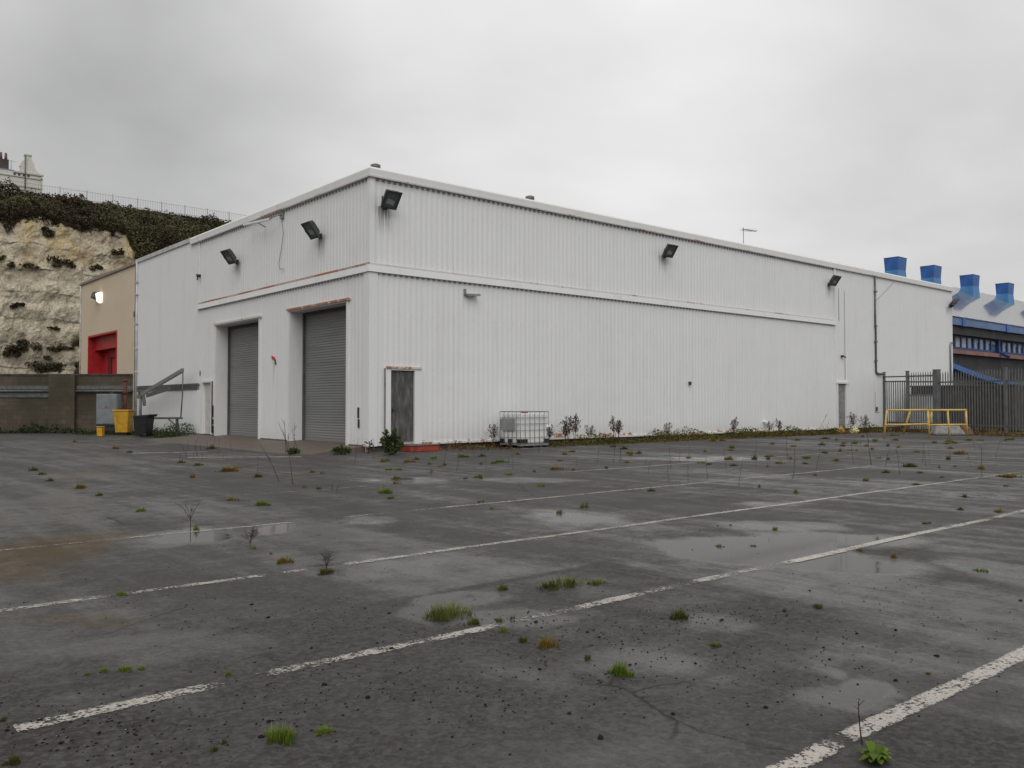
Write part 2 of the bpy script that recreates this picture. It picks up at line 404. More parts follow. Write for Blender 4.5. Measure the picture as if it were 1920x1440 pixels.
# ================================================================== GROUND
def asphalt():
    m, t, b = mat('wet_worn_asphalt'); n = N(t)
    p = n.pos()
    wet = n.attr('wet').outputs['Fac']; rough = n.attr('rough').outputs['Fac']; stain = n.attr('stain').outputs['Fac']
    f1 = n.noise(p, 3.5, 6, 0.65); f2 = n.noise(p, 22, 5, 0.7); f3 = n.noise(p, 70, 3, 0.75); f0 = n.noise(n.pos((1, 1, 1), (7, 3, 0)), 0.8, 5, 0.6, 0.6)
    vor = n.new('ShaderNodeTexVoronoi'); n.plug(vor.inputs['Vector'], p); vor.inputs['Scale'].default_value = 48
    lane = n.noise(n.pos((1.1, 0.09, 1)), 1.9, 6, 0.65)
    base = n.mix(n.ramp(f1, .25, .75), (0.050, 0.049, 0.048), (0.073, 0.070, 0.066))
    base = n.mix(n.m('MULTIPLY', n.ramp(lane, 0.42, 0.66), 0.45), base, (0.100, 0.097, 0.092))
    base = n.mix(n.m('MULTIPLY', n.ramp(f0, 0.46, 0.64), 0.5), base, (0.034, 0.031, 0.029))
    base = n.mix(n.m('MULTIPLY', n.ramp(f2, 0.48, 0.70), 0.40), base, (0.112, 0.106, 0.098))
    base = n.mix(n.m('MULTIPLY', n.m('SUBTRACT', 1.0, n.ramp(f2, 0.28, 0.45)), 0.45), base, (0.026, 0.025, 0.024))
    stone = n.ramp(f3, 0.56, 0.70)
    base = n.mix(n.m('MULTIPLY', stone, 0.45), base, (0.15, 0.142, 0.130))
    base = n.mix(n.m('MULTIPLY', n.m('SUBTRACT', 1.0, n.ramp(f3, 0.30, 0.42)), 0.4), base, (0.020, 0.019, 0.018))
    cell = n.xyz(vor.outputs['Color'])[0]
    cel2 = n.new('ShaderNodeTexVoronoi'); n.plug(cel2.inputs['Vector'], p); cel2.inputs['Scale'].default_value = 26; cl2 = n.xyz(cel2.outputs['Color'])[1]
    grain = n.m('ADD', n.m('MULTIPLY', n.ramp(cell, .1, .9), .6), n.m('MULTIPLY', n.ramp(cl2, .2, .9), .4))
    base = n.mix(n.m('ADD', .20, n.m('MULTIPLY', rough, .5)), base, n.mix(grain, (0.024, 0.022, 0.021), (0.125, 0.119, 0.111)))
    base = n.mix(n.m('MULTIPLY', rough, n.m('ADD', 0.18, n.m('MULTIPLY', n.ramp(f2, 0.35, 0.62), 0.62))), base, (0.030, 0.026, 0.025))
    ck = n.new('ShaderNodeTexVoronoi', feature='DISTANCE_TO_EDGE'); n.plug(ck.inputs['Vector'], n.mix(0.22, p, n.noise(p, 1.3, 4, .6))); ck.inputs['Scale'].default_value = 0.42
    crk = n.m('MULTIPLY', n.m('SUBTRACT', 1.0, n.ramp(ck.outputs[0], 0.0012, 0.0045)), n.ramp(n.noise(p, 0.6, 3, .5), 0.48, 0.60))
    base = n.mix(n.m('MULTIPLY', crk, 0.7), base, (0.020, 0.018, 0.016))
    st = n.ramp(n.m('ADD', stain, n.m('MULTIPLY', n.m('SUBTRACT', f1, 0.5), 0.8)), 0.35, 0.85)
    base = n.mix(n.m('MULTIPLY', st, 0.8), base, (0.074, 0.050, 0.026))
    wv = n.m('ADD', wet, n.m('ADD', n.m('ADD', n.m('MULTIPLY', n.m('SUBTRACT', lane, 0.5), 0.75), n.m('MULTIPLY', n.m('SUBTRACT', f1, 0.5), 0.62)), n.m('MULTIPLY', n.m('SUBTRACT', f2, 0.5), 0.42)))
    wv = n.m('SUBTRACT', wv, n.m('MULTIPLY', rough, 0.22))
    pud = n.ramp(wv, 0.64, 0.86)
    film = n.ramp(wv, 0.25, 0.70)
    base = n.mix(n.m('MULTIPLY', pud, 0.55), base, (0.030, 0.029, 0.027))
    n.plug(b.inputs['Base Color'], base)
    r = n.m('SUBTRACT', 0.68, n.m('MULTIPLY', film, 0.36))
    r = n.m('ADD', r, n.m('MULTIPLY', n.m('SUBTRACT', f2, 0.5), 0.15))
    r = n.m('MULTIPLY', r, n.m('SUBTRACT', 1.0, n.m('MULTIPLY', pud, 0.80)), True)
    n.plug(b.inputs['Roughness'], r)
    b.inputs['IOR'].default_value = 1.36
    n.plug(b.inputs['Specular IOR Level'], n.m('ADD', 0.17, n.m('SUBTRACT', n.m('MULTIPLY', film, 0.36), n.m('MULTIPLY', pud, 0.22))))
    hgt = n.m('ADD', n.m('MULTIPLY', f3, 0.5), n.m('ADD', n.m('MULTIPLY', vor.outputs[0], -0.5), n.m('MULTIPLY', f2, 0.5)))
    n.plug(b.inputs['Normal'], n.bump(hgt, n.m('MULTIPLY', n.m('SUBTRACT', 1.0, pud), n.m('ADD', 0.35, n.m('MULTIPLY', rough, 0.55))), 0.012))
    return m
M['asphalt'] = asphalt()
xs = np.concatenate([[-700, -250, -110, -60], np.arange(-34, -14, .4), np.arange(-14, 8, .085), np.arange(8, 46, .26), [55, 75, 110, 200, 400, 900]])
ys = np.concatenate([[-700, -250, -110, -60], np.arange(-34, -22, .4), np.arange(-22, -3, .085), np.arange(-3, 33, .26), [45, 75, 110, 200, 400, 900]])
def ell(X, Y, px, py, a, hpx, soft=0.35):
    c = G(px, py); d = depth(c); k = d * d / (FPX * H)
    rx = a * d / FPX; ry = hpx * k
    dx = X - c.x; dy = Y - c.y
    e = np.sqrt(((dx * RT.x + dy * RT.y) / rx) ** 2 + ((dx * F0.x + dy * F0.y) / ry) ** 2)
    e = e + 1.1 * (fbm(X * 1.15 + px * .01, Y * 0.8 + py * .01, 4) - .5) + .5 * (fbm(X * 4.0, Y * 3.0 + 3, 3) - .5)
    return 1 - sstep(1 - soft, 1 + soft, e)
Xg, Yg = np.meshgrid(xs, ys, indexing='ij')
wet = 0.36 + 0.34 * (fbm(Xg * 0.55, Yg * 0.16, 4) - 0.5) * 2 + 0.18 * (fbm(Xg * 0.9 + 40, Yg * 0.9, 4) - 0.5) * 2
for (px, py, a, h, s) in [(1400, 1030, 150, 22, .75), (1560, 1012, 130, 16, .5), (1620, 1060, 120, 18, .5), (350, 1008, 95, 17, .75), (515, 992, 35, 12, .7), (690, 975, 60, 8, .5),
                          (800, 1140, 50, 24, .55), (905, 1120, 60, 12, .45), (950, 1160, 110, 14, .45), (1890, 1075, 80, 26, .42), (1630, 1290, 45, 16, .55), (1560, 1260, 22, 7, .6), (1580, 1310, 90, 22, .45),
                          (1080, 970, 90, 14, .4), (1180, 1240, 160, 28, .32), (1500, 985, 110, 10, .4), (1300, 860, 120, 4, .4), (1000, 900, 90, 5, .35), (760, 900, 80, 6, .35), (560, 1390, 140, 40, .22),
                          (1640, 1235, 120, 28, .12), (700, 1060, 140, 20, .22), (1340, 1170, 70, 18, .35), (330, 1215, 200, 26, .2), (250, 1310, 160, 24, .2), (1840, 930, 70, 7, .3), (1440, 945, 70, 6, .4)]:
    wet = np.maximum(wet, 0) + s * ell(Xg, Yg, px, py, a, h) * (0.75 + 0.5 * fbm(Xg * 1.2, Yg * 1.2, 3))
rou = np.zeros_like(wet)
for (px, py, a, h, s) in [(180, 1380, 330, 70, .9), (40, 1290, 110, 30, .7), (900, 1195, 190, 22, .6), (1220, 1160, 150, 22, .6), (1060, 1125, 120, 12, .6), (960, 1330, 260, 60, .45),
                          (1420, 1150, 130, 26, .6), (1800, 1400, 200, 60, .6), (1330, 1000, 90, 7, .5), (1640, 1025, 80, 14, .6), (380, 1180, 200, 24, .25), (1480, 1290, 130, 36, .35), (700, 1330, 140, 30, .5)]:
    rou = np.maximum(rou, s * ell(Xg, Yg, px, py, a, h, .6) * (0.4 + 1.1 * fbm(Xg * 1.5 + 9, Yg * 1.5, 4)))
patch = sstep(-7.50, -7.66, Xg + .05 * fbm(Xg * 3, Yg * 3, 2)) * sstep(-16.42, -16.56, Yg + .05 * fbm(Xg * 3 + 5, Yg * 3, 2)) * sstep(-19.2, -18.6, Yg)
rou = np.clip(np.maximum(rou, patch * (0.3 + 0.5 * fbm(Xg * 2, Yg * 2, 3))), 0, 1)
edge = (.3 + .8 * fbm(Xg * 1.3, Yg * 1.3 + 4, 3)) * (np.exp(-((Yg + 16.47) / .05) ** 2) * (Xg < -7.55) * (Xg > -11) + np.exp(-((Xg + 7.58) / .05) ** 2) * (Yg < -16.45) * sstep(-19.0, -17.6, Yg))
rou = np.clip(rou + edge * 0.7, 0, 1)
wet = wet * (1 - 0.5 * edge)
sta = np.zeros_like(wet)
for (px, py, a, h, s) in [(30, 1050, 170, 62, .85), (20, 960, 70, 30, .4), (130, 1160, 150, 12, .6), (60, 1150, 100, 34, .4), (200, 1172, 60, 9, .7), (165, 890, 40, 6, .8), (60, 1060, 130, 40, .35), (1220, 846, 90, 3, .5), (700, 1175, 60, 6, .25), (1080, 850, 90, 2, .3), (1850, 1010, 90, 8, .15), (640, 860, 60, 4, .3)]:
    sta = np.maximum(sta, s * ell(Xg, Yg, px, py, a, h, .7))
ground = grid_obj('ground', xs, ys, lambda X, Y: X * 0, [M['asphalt']], {'wet': np.clip(wet, 0, 1.3), 'rough': rou, 'stain': sta})
ground['kind'] = 'structure'; ground['label'] = 'wet worn asphalt car park with puddles and brown stains'

# ---- painted markings
def paint(name, col, alpha=1.0):
    m, t, b = mat(name); n = N(t); p = n.pos()
    k = n.attr('keep').outputs['Fac']
    f1 = n.noise(p, 16, 5, 0.7); f2 = n.noise(p, 55, 4, 0.75); f3 = n.noise(p, 3, 3, 0.5)
    v = n.m('ADD', n.m('ADD', k, n.m('MULTIPLY', n.m('SUBTRACT', f1, 0.5), 1.7)), n.m('ADD', n.m('MULTIPLY', n.m('SUBTRACT', f2, 0.5), 2.4), n.m('MULTIPLY', n.m('SUBTRACT', f3, 0.5), 0.8)))
    a = n.m('MULTIPLY', n.ramp(v, 0.42, 0.66), n.m('MULTIPLY', n.m('ADD', 0.35, n.m('MULTIPLY', k, 0.8), True), alpha))
    n.plug(b.inputs['Base Color'], n.mix(f2, tuple(c * 0.75 for c in col), col)); b.inputs['Roughness'].default_value = 0.55
    n.plug(b.inputs['Normal'], n.bump(f2, 0.5, 0.01))
    tr = n.new('ShaderNodeBsdfTransparent'); ms = n.new('ShaderNodeMixShader')
    t.links.new(tr.outputs[0], ms.inputs[1]); t.links.new(b.outputs[0], ms.inputs[2]); n.plug(ms.inputs[0], a)
    t.links.new(ms.outputs[0], t.nodes['Material Output'].inputs[0])
    return m
M['paint'] = paint('worn_white_paint', (0.48, 0.44, 0.395))
M['paint_thin'] = paint('thin_white_paint', (0.36, 0.34, 0.31), 0.6)
M['paint_yellow'] = paint('worn_yellow_paint', (0.36, 0.22, 0.09), 0.75)
M['paint_pink'] = paint('faded_red_paint', (0.22, 0.12, 0.08), 0.5)
M['paint_teal'] = paint('faded_teal_paint', (0.20, 0.26, 0.25), 0.6)
def stripe(label, a, b, width, keys, matl, z=0.004, name='parking_line'):
    """keys: (t in 0..1, keep) along a->b; three verts across so the edges wear first"""
    a, b = Vector(a), Vector(b); L = (b - a).length; n_ = max(2, int(L / 0.12)); d = (b - a) / L; s_ = Vector((-d.y, d.x, 0))
    V, Fc, K = [], [], []
    kt = [k[0] for k in keys]; kv = [k[1] for k in keys]
    for i in range(n_ + 1):
        t = i / n_; p = a + d * (L * t); kk = float(np.interp(t, kt, kv))
        for o_, dk in ((-.5, -.30), (-.36, 0), (0, .05), (.36, 0), (.5, -.30)):
            q = p + s_ * (o_ * width * 1.12 + 0.012 * math.sin(t * L * 1.7)); V.append((q.x, q.y, z)); K.append(kk + dk)
    for i in range(n_):
        for j in range(4):
            k = i * 5 + j; Fc.append((k, k + 5, k + 6, k + 1))
    mb = MB(); mb.v = V; mb.f = Fc; mb.mi = [0] * len(Fc); mb.sm = [False] * len(Fc)
    o = mb.build(name, matl, attrs={'keep': K}); o['kind'] = 'structure'; o['label'] = label
    return o
def kx(y, lst):                       # pixel column -> t along a line of constant y, from x0 to x1
    return lst
def line_x(label, y, x0, x1, width, pxkeys, matl):
    """a line parallel to the long wall; pxkeys = (photo column, keep)"""
    ks = []
    for c, k in pxkeys:
        d = ray(c, 900); s_ = (y - CAM.y) / d.y; xx = CAM.x + d.x * s_
        ks.append(((xx - x0) / (x1 - x0), k))
    stripe(label, (x0, y, 0), (x1, y, 0), width, ks, matl)
line_x('broad white bay line nearest the camera', -19.855, -10.7, 6, 0.10, [(1400, 0.74), (1570, 0.72), (1576, 0.14), (1592, 0.64), (1920, 0.74), (2500, 0.54)], M['paint'])
line_x('crumbling white bay line broken by grass tufts', -17.47, -12.31, 20, 0.105,
       [(20, 0.65), (300, 0.62), (420, 0.56), (432, 0.00), (485, 0.00), (492, 0.51), (600, 0.40), (672, 0.58), (680, 0.00), (694, 0.00), (700, 0.62), (790, 0.58), (798, 0.00), (803, 0.40), (850, 0.66), (903, 0.62), (908, 0), (920, 0.50), (934, 0.50), (938, 0), (985, 0.36), (1010, 0.36), (1075, 0.36), (1083, 0.36), (1087, 0.68), (1195, 0.62), (1200, 0.42), (1290, 0.42), (1298, 0.00), (1303, 0.70), (1350, 0.64), (1370, 0.40), (1420, 0.60), (1424, 0.10), (1462, 0.20), (1480, 0.76), (1700, 0.74), (1848, 0.62), (1854, 0.06), (1862, 0.58), (2000, 0.56)], M['paint'])
line_x('long thin white bay line across the middle', -15.01, -16, 26, 0.10,
       [(-100, 0.54), (0, 0.56), (210, 0.50), (216, 0.14), (232, 0.44), (380, 0.58), (385, 0.14), (390, 0.54), (492, 0.56), (498, 0.00), (518, 0.00), (524, 0.54), (575, 0.54), (580, 0.14), (630, 0.19), (636, 0.54), (900, 0.60), (1140, 0.54), (1400, 0.64), (1540, 0.66), (1800, 0.54), (1920, 0.44)], M['paint'])
line_x('faint white bay line running through the left puddle', -12.24, -15, 26, 0.10,
       [(0, 0.38), (240, 0.36), (260, 0.46), (410, 0.46), (430, 0.54), (550, 0.54), (560, 0.24), (640, 0.26), (645, 0.49), (700, 0.49), (705, 0.28), (820, 0.34), (830, 0.52), (1120, 0.54), (1300, 0.52), (1640, 0.54), (1680, 0.36), (1920, 0.44)], M['paint'])
line_x('far worn white bay line beyond the second row', -8.95, -9, 22, 0.10, [(300, .2), (450, .3), (640, .42), (700, .3), (960, .3), (1040, .42), (1100, .58), (1280, .6), (1500, .55), (1700, .45), (1760, .5), (1800, .62), (1860, .58), (1900, .3)], M['paint'])
line_x('farthest short white bay line before the rail', -6.3, 6, 20, 0.10, [(1200, .2), (1500, .3), (1640, .45), (1700, .55), (1800, .55)], M['paint_thin'])
for q, (a, b, k) in enumerate([((-5.4, 3.9), (-3.5, 3.3), .7), ((-4.6, 2.3), (-2.9, 1.7), .45), ((-4.9, 0.95), (-2.5, -0.7), .72), ((-4.4, 1.5), (-2.7, 0.6), .45)]):
    stripe(['white hatch bar farthest from the camera left of the shutter doors', 'faded hatch bar second from the far end', 'bright hatch bar nearest the yellow line', 'faded hatch bar beside the bright one'][q], (a[0], a[1], 0), (b[0], b[1], 0), 0.22, [(0, k), (.45, k - .05), (.5, k - .3), (.55, k), (1, k - .05)], M['paint'], 0.0045)
stripe('yellow edge line running towards the camera past the hatching', (-5.52, 2.2, 0), (-5.5, -6.6, 0), 0.10, [(0, .45), (.3, .55), (.5, .35), (1, .5)], M['paint_yellow'], 0.005)
stripe('faded yellow line across the hatching', (-5.4, -1.6, 0), (1.2, -1.9, 0), 0.10, [(0, .5), (.5, .42), (1, .5)], M['paint_yellow'], 0.006)
stripe('faded yellow line before the shed corner', (-5.2, -3.6, 0), (-0.4, -3.4, 0), 0.10, [(0, .4), (.6, .5), (1, .3)], M['paint_yellow'], 0.004)
stripe('faded red line beyond the teal line', (7.1, -3.8, 0), (7.4, -7.2, 0), 0.35, [(0, .5), (.6, .45), (1, .3)], M['paint_pink'])
stripe('faded red line before the yellow rail', (9.2, -7.8, 0), (14.5, -7.8, 0), 0.22, [(0, .5), (.6, .45), (1, .3)], M['paint_pink'])
stripe('pale teal line across the far bays', (5.9, -4.9, 0), (3.5, -9.0, 0), 0.30, [(0, .5), (.6, .55), (1, .3)], M['paint_teal'])
# loose stones of the worn surface: too many to count
def stones():
    mb = MB(); R_ = random.Random(5)
    zones = [(180, 1370, 300, 90, 420), (700, 1300, 420, 110, 420), (1100, 1250, 420, 120, 420), (1500, 1230, 400, 120, 420), (1700, 1130, 250, 60, 120), (600, 1150, 500, 50, 160), (1330, 1000, 200, 30, 60), (300, 1120, 300, 60, 90), (1000, 1180, 280, 30, 260), (1330, 1150, 150, 25, 160)]
    for (cx_, cy_, a, h, k) in zones:
        for _ in range(int(k * .45)):
            px, py = R_.gauss(cx_, a * .5), R_.gauss(cy_, h * .5)
            if py > 1500 or py < 940: continue
            p = G(px, py); big = R_.random() < .045; r = R_.uniform(.003, .0075) if not big else R_.uniform(.009, .016)
            k0 = len(mb.v); nn = 6; tw = R_.random() * 6
            for lv, (zz_, rr) in enumerate(((0.0, .95), (.4, 1.05), (.75, .5))):
                for j in range(nn):
                    th = tw + 2 * math.pi * j / nn; q = rr * r * R_.uniform(.75, 1.2)
                    mb.v.append((p.x + math.cos(th) * q, p.y + math.sin(th) * q * .8, zz_ * r * R_.uniform(.8, 1.1) if lv else -0.001))
            for lv in range(2):
                for j in range(nn):
                    a0 = k0 + lv * nn + j; a1 = k0 + lv * nn + (j + 1) % nn
                    mb.f.append((a0, a1, a1 + nn, a0 + nn)); mb.mi.append(0 if R_.random() < .985 else 1); mb.sm.append(False)
            mb.f.append(tuple(k0 + 2 * nn + j for j in range(nn))); mb.mi.append(0 if R_.random() < .985 else 1); mb.sm.append(False)
    o = mb.build('loose_gravel', [simple('dark_wet_stone', (0.016, 0.015, 0.014), 0.95, 0, .4, 20, 0.1), simple('pale_stone', (0.25, 0.24, 0.22), 0.6, 0, .2, 20)])
    o['kind'] = 'stuff'; o['label'] = 'loose dark stones scattered over the worn asphalt'; o['category'] = 'gravel'
stones()
# brown concrete apron in front of the shutter doors
def apron_mat():
    m, t, b = mat('stained_concrete'); n = N(t); p = n.pos()
    f = n.noise(p, 1.2, 6, 0.65); g = n.noise(p, 14, 4, .6)
    c = n.mix(f, (0.075, 0.055, 0.042), (0.13, 0.10, 0.078)); c = n.mix(n.m('MULTIPLY', n.ramp(g, .5, .8), .4), c, (0.05, 0.045, 0.035))
    n.plug(b.inputs['Base Color'], c); b.inputs['Roughness'].default_value = 0.6; n.plug(b.inputs['Normal'], n.bump(g, .4, .01)); return m
M['apron'] = apron_mat()
mb = MB(); mb.hexa([(-2.3, 0.25, -.05), (.55, 0.25, -.05), (.55, 13.2, -.05), (-2.3, 13.2, -.05)], [(-2.2, .35, 0.012), (.55, 0.3, 0.21), (.55, 13.1, 0.20), (-2.2, 13.1, 0.012)])
o = mb.build('concrete_apron', M['apron']); o['kind'] = 'structure'; o['label'] = 'sloping brown concrete apron below the two shutter doors'

# ================================================================== WHITE SHED
LX, LY = 39.55, 21.35
ZB, ZM, ZT = 0.20, 5.28, 8.02
FLR = [(0.72, 7.40), (13.57, 7.39), (26.14, 7.39)]
FLL = [(3.45, 6.98), (10.05, 6.95)]
WR = wall_mat('white_cladding_long_side', stains=[(0.44, 7.22, .38, 1.0, .75), (13.2, 7.2, .36, .8, .6), (25.62, 7.2, .34, .9, .6), (39.0, 7.1, .35, .7, .7), (3.5, 4.8, .2, .5, .25), (30.6, 7.0, .12, 3.0, .25)], rust_base=(0.18, 0.575), axis=0)
WL = wall_mat('white_cladding_door_side', stains=[(2.95, 6.75, .38, 1.0, .6), (9.45, 6.75, .38, .9, .6), (13.24, 6.55, .10, .4, .6), (6.26, 2.85, .12, 1.2, .3)], rust_base=(0.16, 0.72), axis=1)
shed = thing('warehouse', 'large white ribbed metal warehouse with two grey roller shutters', 'warehouse', (0, 0, 0))
PITCH = 0.2
def cladding(mb, wall, u0, u1, z0, z1, dep=0.034, off=0.0, mi=0):
    """trapezoid ribbed sheet; wall 'R' (plane y=0 facing -y) or 'L' (plane x=0 facing -x); crest sits at -off"""
    k0 = math.floor(u0 / PITCH); prof = []
    k = k0
    while k * PITCH < u1:
        for du, h in ((0, 0), (.055, 0), (.085, 1), (.165, 1), (.195, 0)):
            prof.append((k * PITCH + du, h))
        k += 1
    pts = [(u, h) for u, h in prof if u0 < u < u1]
    hs_ = lambda u: np.interp(u, [q[0] for q in prof], [q[1] for q in prof])
    pts = [(u0, float(hs_(u0)))] + pts + [(u1, float(hs_(u1)))]
    def P(u, h, z):
        w_ = off + dep - (1 - h) * dep
        return (u, -w_, z) if wall == 'R' else (-w_, u, z)
    base = len(mb.v)
    for u, h in pts: mb.v.append(P(u, h, z0)); mb.v.append(P(u, h, z1))
    for i in range(len(pts) - 1):
        a = base + 2 * i
        mb.f.append((a, a + 2, a + 3, a + 1) if wall == 'R' else (a, a + 1, a + 3, a + 2)); mb.mi.append(mi); mb.sm.append(False)
# openings (u0,u1,z0,z1)
OPR = [(0.52, 1.70, 0.0, 2.46), (26.34, 27.22, 0.0, 2.46)]
OPL = [(1.22, 5.02, 0.0, 4.50), (7.42, 11.36, 0.0, 4.50), (11.74, 12.86, 0.0, 2.36)]
def wall_with_holes(name, wall, u0, u1, z0, z1, holes, matl, dep, off):
    mb = MB(); cur = u0
    for (a, b, c, d) in sorted(holes):
        if a >= u1 or b <= u0: continue
        cladding(mb, wall, cur, a, z0, z1, dep, off)
        if d < z1: cladding(mb, wall, a, b, d, z1, dep, off)
        cur = b
    cladding(mb, wall, cur, u1, z0, z1, dep, off)
    return mb.build(name, matl, shed)
XS, YS = 26.12, 13.30       # where the banded cladding ends on each side
wall_with_holes('lower_cladding', 'R', 0.0, XS, ZB, ZM, OPR, WR, .010, .045)
wall_with_holes('lower_cladding', 'L', 0.0, YS, ZB, ZM, OPL, WL, .006, .045)
wall_with_holes('upper_cladding', 'R', 0.0, XS, ZM, ZT, [], WR, .014, 0.0)
wall_with_holes('upper_cladding', 'L', 0.0, YS, ZM, ZT, [], WL, .009, 0.0)
wall_with_holes('plain_cladding', 'R', XS, LX, ZB, ZT + .02, OPR, WR, .008, 0.02)
wall_with_holes('plain_cladding', 'L', YS, LY, ZB, ZT + .22, OPL, WL, .006, 0.02)
# body of the shed behind the sheets, with real openings for the doors
mb = MB()
def body(wall, u0, u1, holes):
    D = 1.2
    def bx(a, b, z0, z1):
        if b - a < 1e-3 or z1 - z0 < 1e-3: return
        if wall == 'R': mb.box(a, b, 0.016, D, z0, z1)
        else: mb.box(0.016, D, a, b, z0, z1)
    cur = u0
    for a, b, c, d in sorted(holes):
        bx(cur, a, 0, 7.9); bx(a, b, d, 7.9); cur = b
    bx(cur, u1, 0, 7.9)
body('R', 1.2, LX, [h for h in OPR if h[0] > 1.2] + []); body('L', 0.016, LY, OPL)
mb.box(1.2, LX, LY - .3, LY, 0, 7.9); mb.box(LX - .3, LX, 1.2, LY - .3, 0, 7.9); mb.box(1.2, LX - .3, 1.2, LY - .3, 7.6, 7.9)
mb.build('wall', WL, shed)
# brick plinth under the sheets
mb = MB(); mb.box(0.0, LX, -.012, .02, 0, ZB); uvR = lambda v: (v[0] + v[1], v[2])
mb.build('plinth', M['plinth'], shed, uv=uvR)
# parapet flashing
mb = MB()
def capR(x0, x1, z0, z1, d, mi=0): mb.box(x0, x1, -d, 0.25, z0, z1, mi)
mb.box(-.10, LX + .05, -.10, .30, ZT + .02, 8.27); mb.hexa([(-.10, -.10, 8.27), (LX + .05, -.10, 8.27), (LX + .05, .3, 8.27), (-.10, .3, 8.27)], [(-.05, -.05, 8.33), (LX, -.05, 8.33), (LX, .3, 8.33), (-.05, .3, 8.33)])
mb.box(-.10, .3, .30, 14.2, ZT + .02, 8.27); mb.hexa([(-.10, .3, 8.27), (.3, .3, 8.27), (.3, 14.2, 8.27), (-.10, 14.2, 8.27)], [(-.05, .3, 8.33), (.3, .3, 8.33), (.3, 14.2, 8.33), (-.05, 14.2, 8.33)])
mb.build('parapet_flashing', M['cap'], shed)
mb = MB(); mb.box(-.115, XS + 13.4, -.118, -.10, ZT + .005, ZT + .05); mb.box(-.118, -.10, -.10, 14.2, ZT + .005, ZT + .05)
mb.build('drip_edge', M['lip_soft'], shed)
mb = MB(); mb.box(-.085, .2, 14.2, LY + .05, 8.16, 8.332); mb.build('gutter', simple('pale_galvanised_gutter', (0.52, 0.53, 0.53), .5, .2, .15), shed)
# dark strips standing in for the shade in the rib valleys under the flashings
def rib_shades(wall, z1, h, dep, off, u1):
    mb = MB()
    if wall == 'R': mb.box(.12, u1 - .05, -(off + dep - .002), -off + .004, z1 - h, z1)
    else: mb.box(-(off + dep - .002), -off + .004, .12, u1 - .05, z1 - h, z1)
    mb.build('rib_shade_strip', M['rib_shade'], shed)
rib_shades('R', ZT + .01, .085, .014, 0, XS); rib_shades('L', ZT + .01, .085, .009, 0, YS)
rib_shades('R', ZM - .035, .055, .010, .045, XS - .1); rib_shades('L', ZM - .035, .055, .006, .045, YS)
# mid flashing: sloped top, face, rusty upper lip
mb = MB()
mb.hexa([(-.14, -.14, ZM - .03), (XS, -.14, ZM - .03), (XS, 0, ZM - .03), (-.14, 0, ZM - .03)], [(-.12, -.12, ZM + .165), (XS, -.12, ZM + .165), (XS, 0, ZM + .20), (-.12, 0, ZM + .20)])
mb.hexa([(-.14, 0, ZM - .03), (0, 0, ZM - .03), (0, YS, ZM - .03), (-.14, YS, ZM - .03)], [(-.12, 0, ZM + .165), (0, 0, ZM + .20), (0, YS, ZM + .20), (-.12, YS, ZM + .165)])
mb.build('mid_flashing', M['trim'], shed)
mb = MB(); mb.box(-.055, XS, -.058, -.0, ZM + .19, ZM + .235); mb.build('flashing_edge', M['lip_soft'], shed)
mb = MB(); mb.box(-.062, 0, -.05, YS, ZM + .19, ZM + .25); mb.build('flashing_edge', M['lip'], shed)
# corner trims
def trim_box(*boxes):
    mb = MB()
    for q in boxes: mb.box(*q)
    mb.build('corner_trim', M['trim'], shed)
trim_box((-.095, .20, -.095, -.03, ZB - .03, ZM - .04), (-.095, -.03, -.03, .20, ZB - .03, ZM - .04))
trim_box((-.05, .11, -.052, -.01, ZM + .21, ZT + .02), (-.052, -.01, -.01, .11, ZM + .21, ZT + .02))
trim_box((XS - .05, XS + .05, -.085, -.01, ZB, ZT)); trim_box((LX - .06, LX + .035, -.05, .02, ZB, ZT + .02)); trim_box((-.06, -.01, LY - .10, LY, ZB, ZT + .2)); trim_box((-.05, -.01, YS - .04, YS + .05, ZB, ZT))
mb = MB(); mb.box(.2, OPR[0][0] - .06, -.10, -.04, ZB - .02, ZB + .04); mb.box(OPR[0][1] + .06, XS - .06, -.10, -.04, ZB - .02, ZB + .04)
mb.build('drip_flashing', trim_mat('foot_flashing', (0.68, 0.67, 0.65), 0.62, None, 1.6), shed)
# roller shutters: each its own part with reveal, guides and lintel
def shutter(y0, y1, zt, rusty, dark):
    SX = 0.46
    mb = MB(); sl = .085; z = .19; i = 0
    while z < zt - .02:
        z1_ = min(z + sl, zt)
        mb.face([(SX + .0, y0, z), (SX + .0, y1, z), (SX - .009, y1, z + sl * .35), (SX - .009, y0, z + sl * .35)][::-1])
        mb.face([(SX - .009, y0, z + sl * .35), (SX - .009, y1, z + sl * .35), (SX, y1, z1_), (SX, y0, z1_)][::-1]); z = z1_; i += 1
    mb.box(SX - .02, SX + .03, y0, y1, .15, .26)
    cur = mb.build('roller_shutter', dark, shed)
    mb = MB(); mb.box(SX - .07, SX + .05, y0 - .0, y0 + .09, .15, zt); mb.box(SX - .07, SX + .05, y1 - .09, y1, .15, zt); mb.box(SX - .05, SX + .1, y0 + .09, y1 - .09, zt - .10, zt)
    mb.build('guide_rail', M['dark_gap'], cur)
    fr = MB()
    fr.box(-.088, .40, y0 - .11, y0, .14, zt + .02); fr.box(-.088, SX, y1, y1 + .11, .14, zt + .02); fr.box(-.088, SX, y0 - .11, y1 + .11, zt + .02, zt + .09)
    f_ = fr.build('door_surround', trim_mat('door_surround_paint', (0.70, 0.70, 0.69), .15), shed)
    mb = MB(); mb.box(-.135, -.06, y0 - .20, y1 + .16, zt + .055, zt + .125); mb.build('lintel', M['lintel'] if rusty else M['lip_soft'], f_)
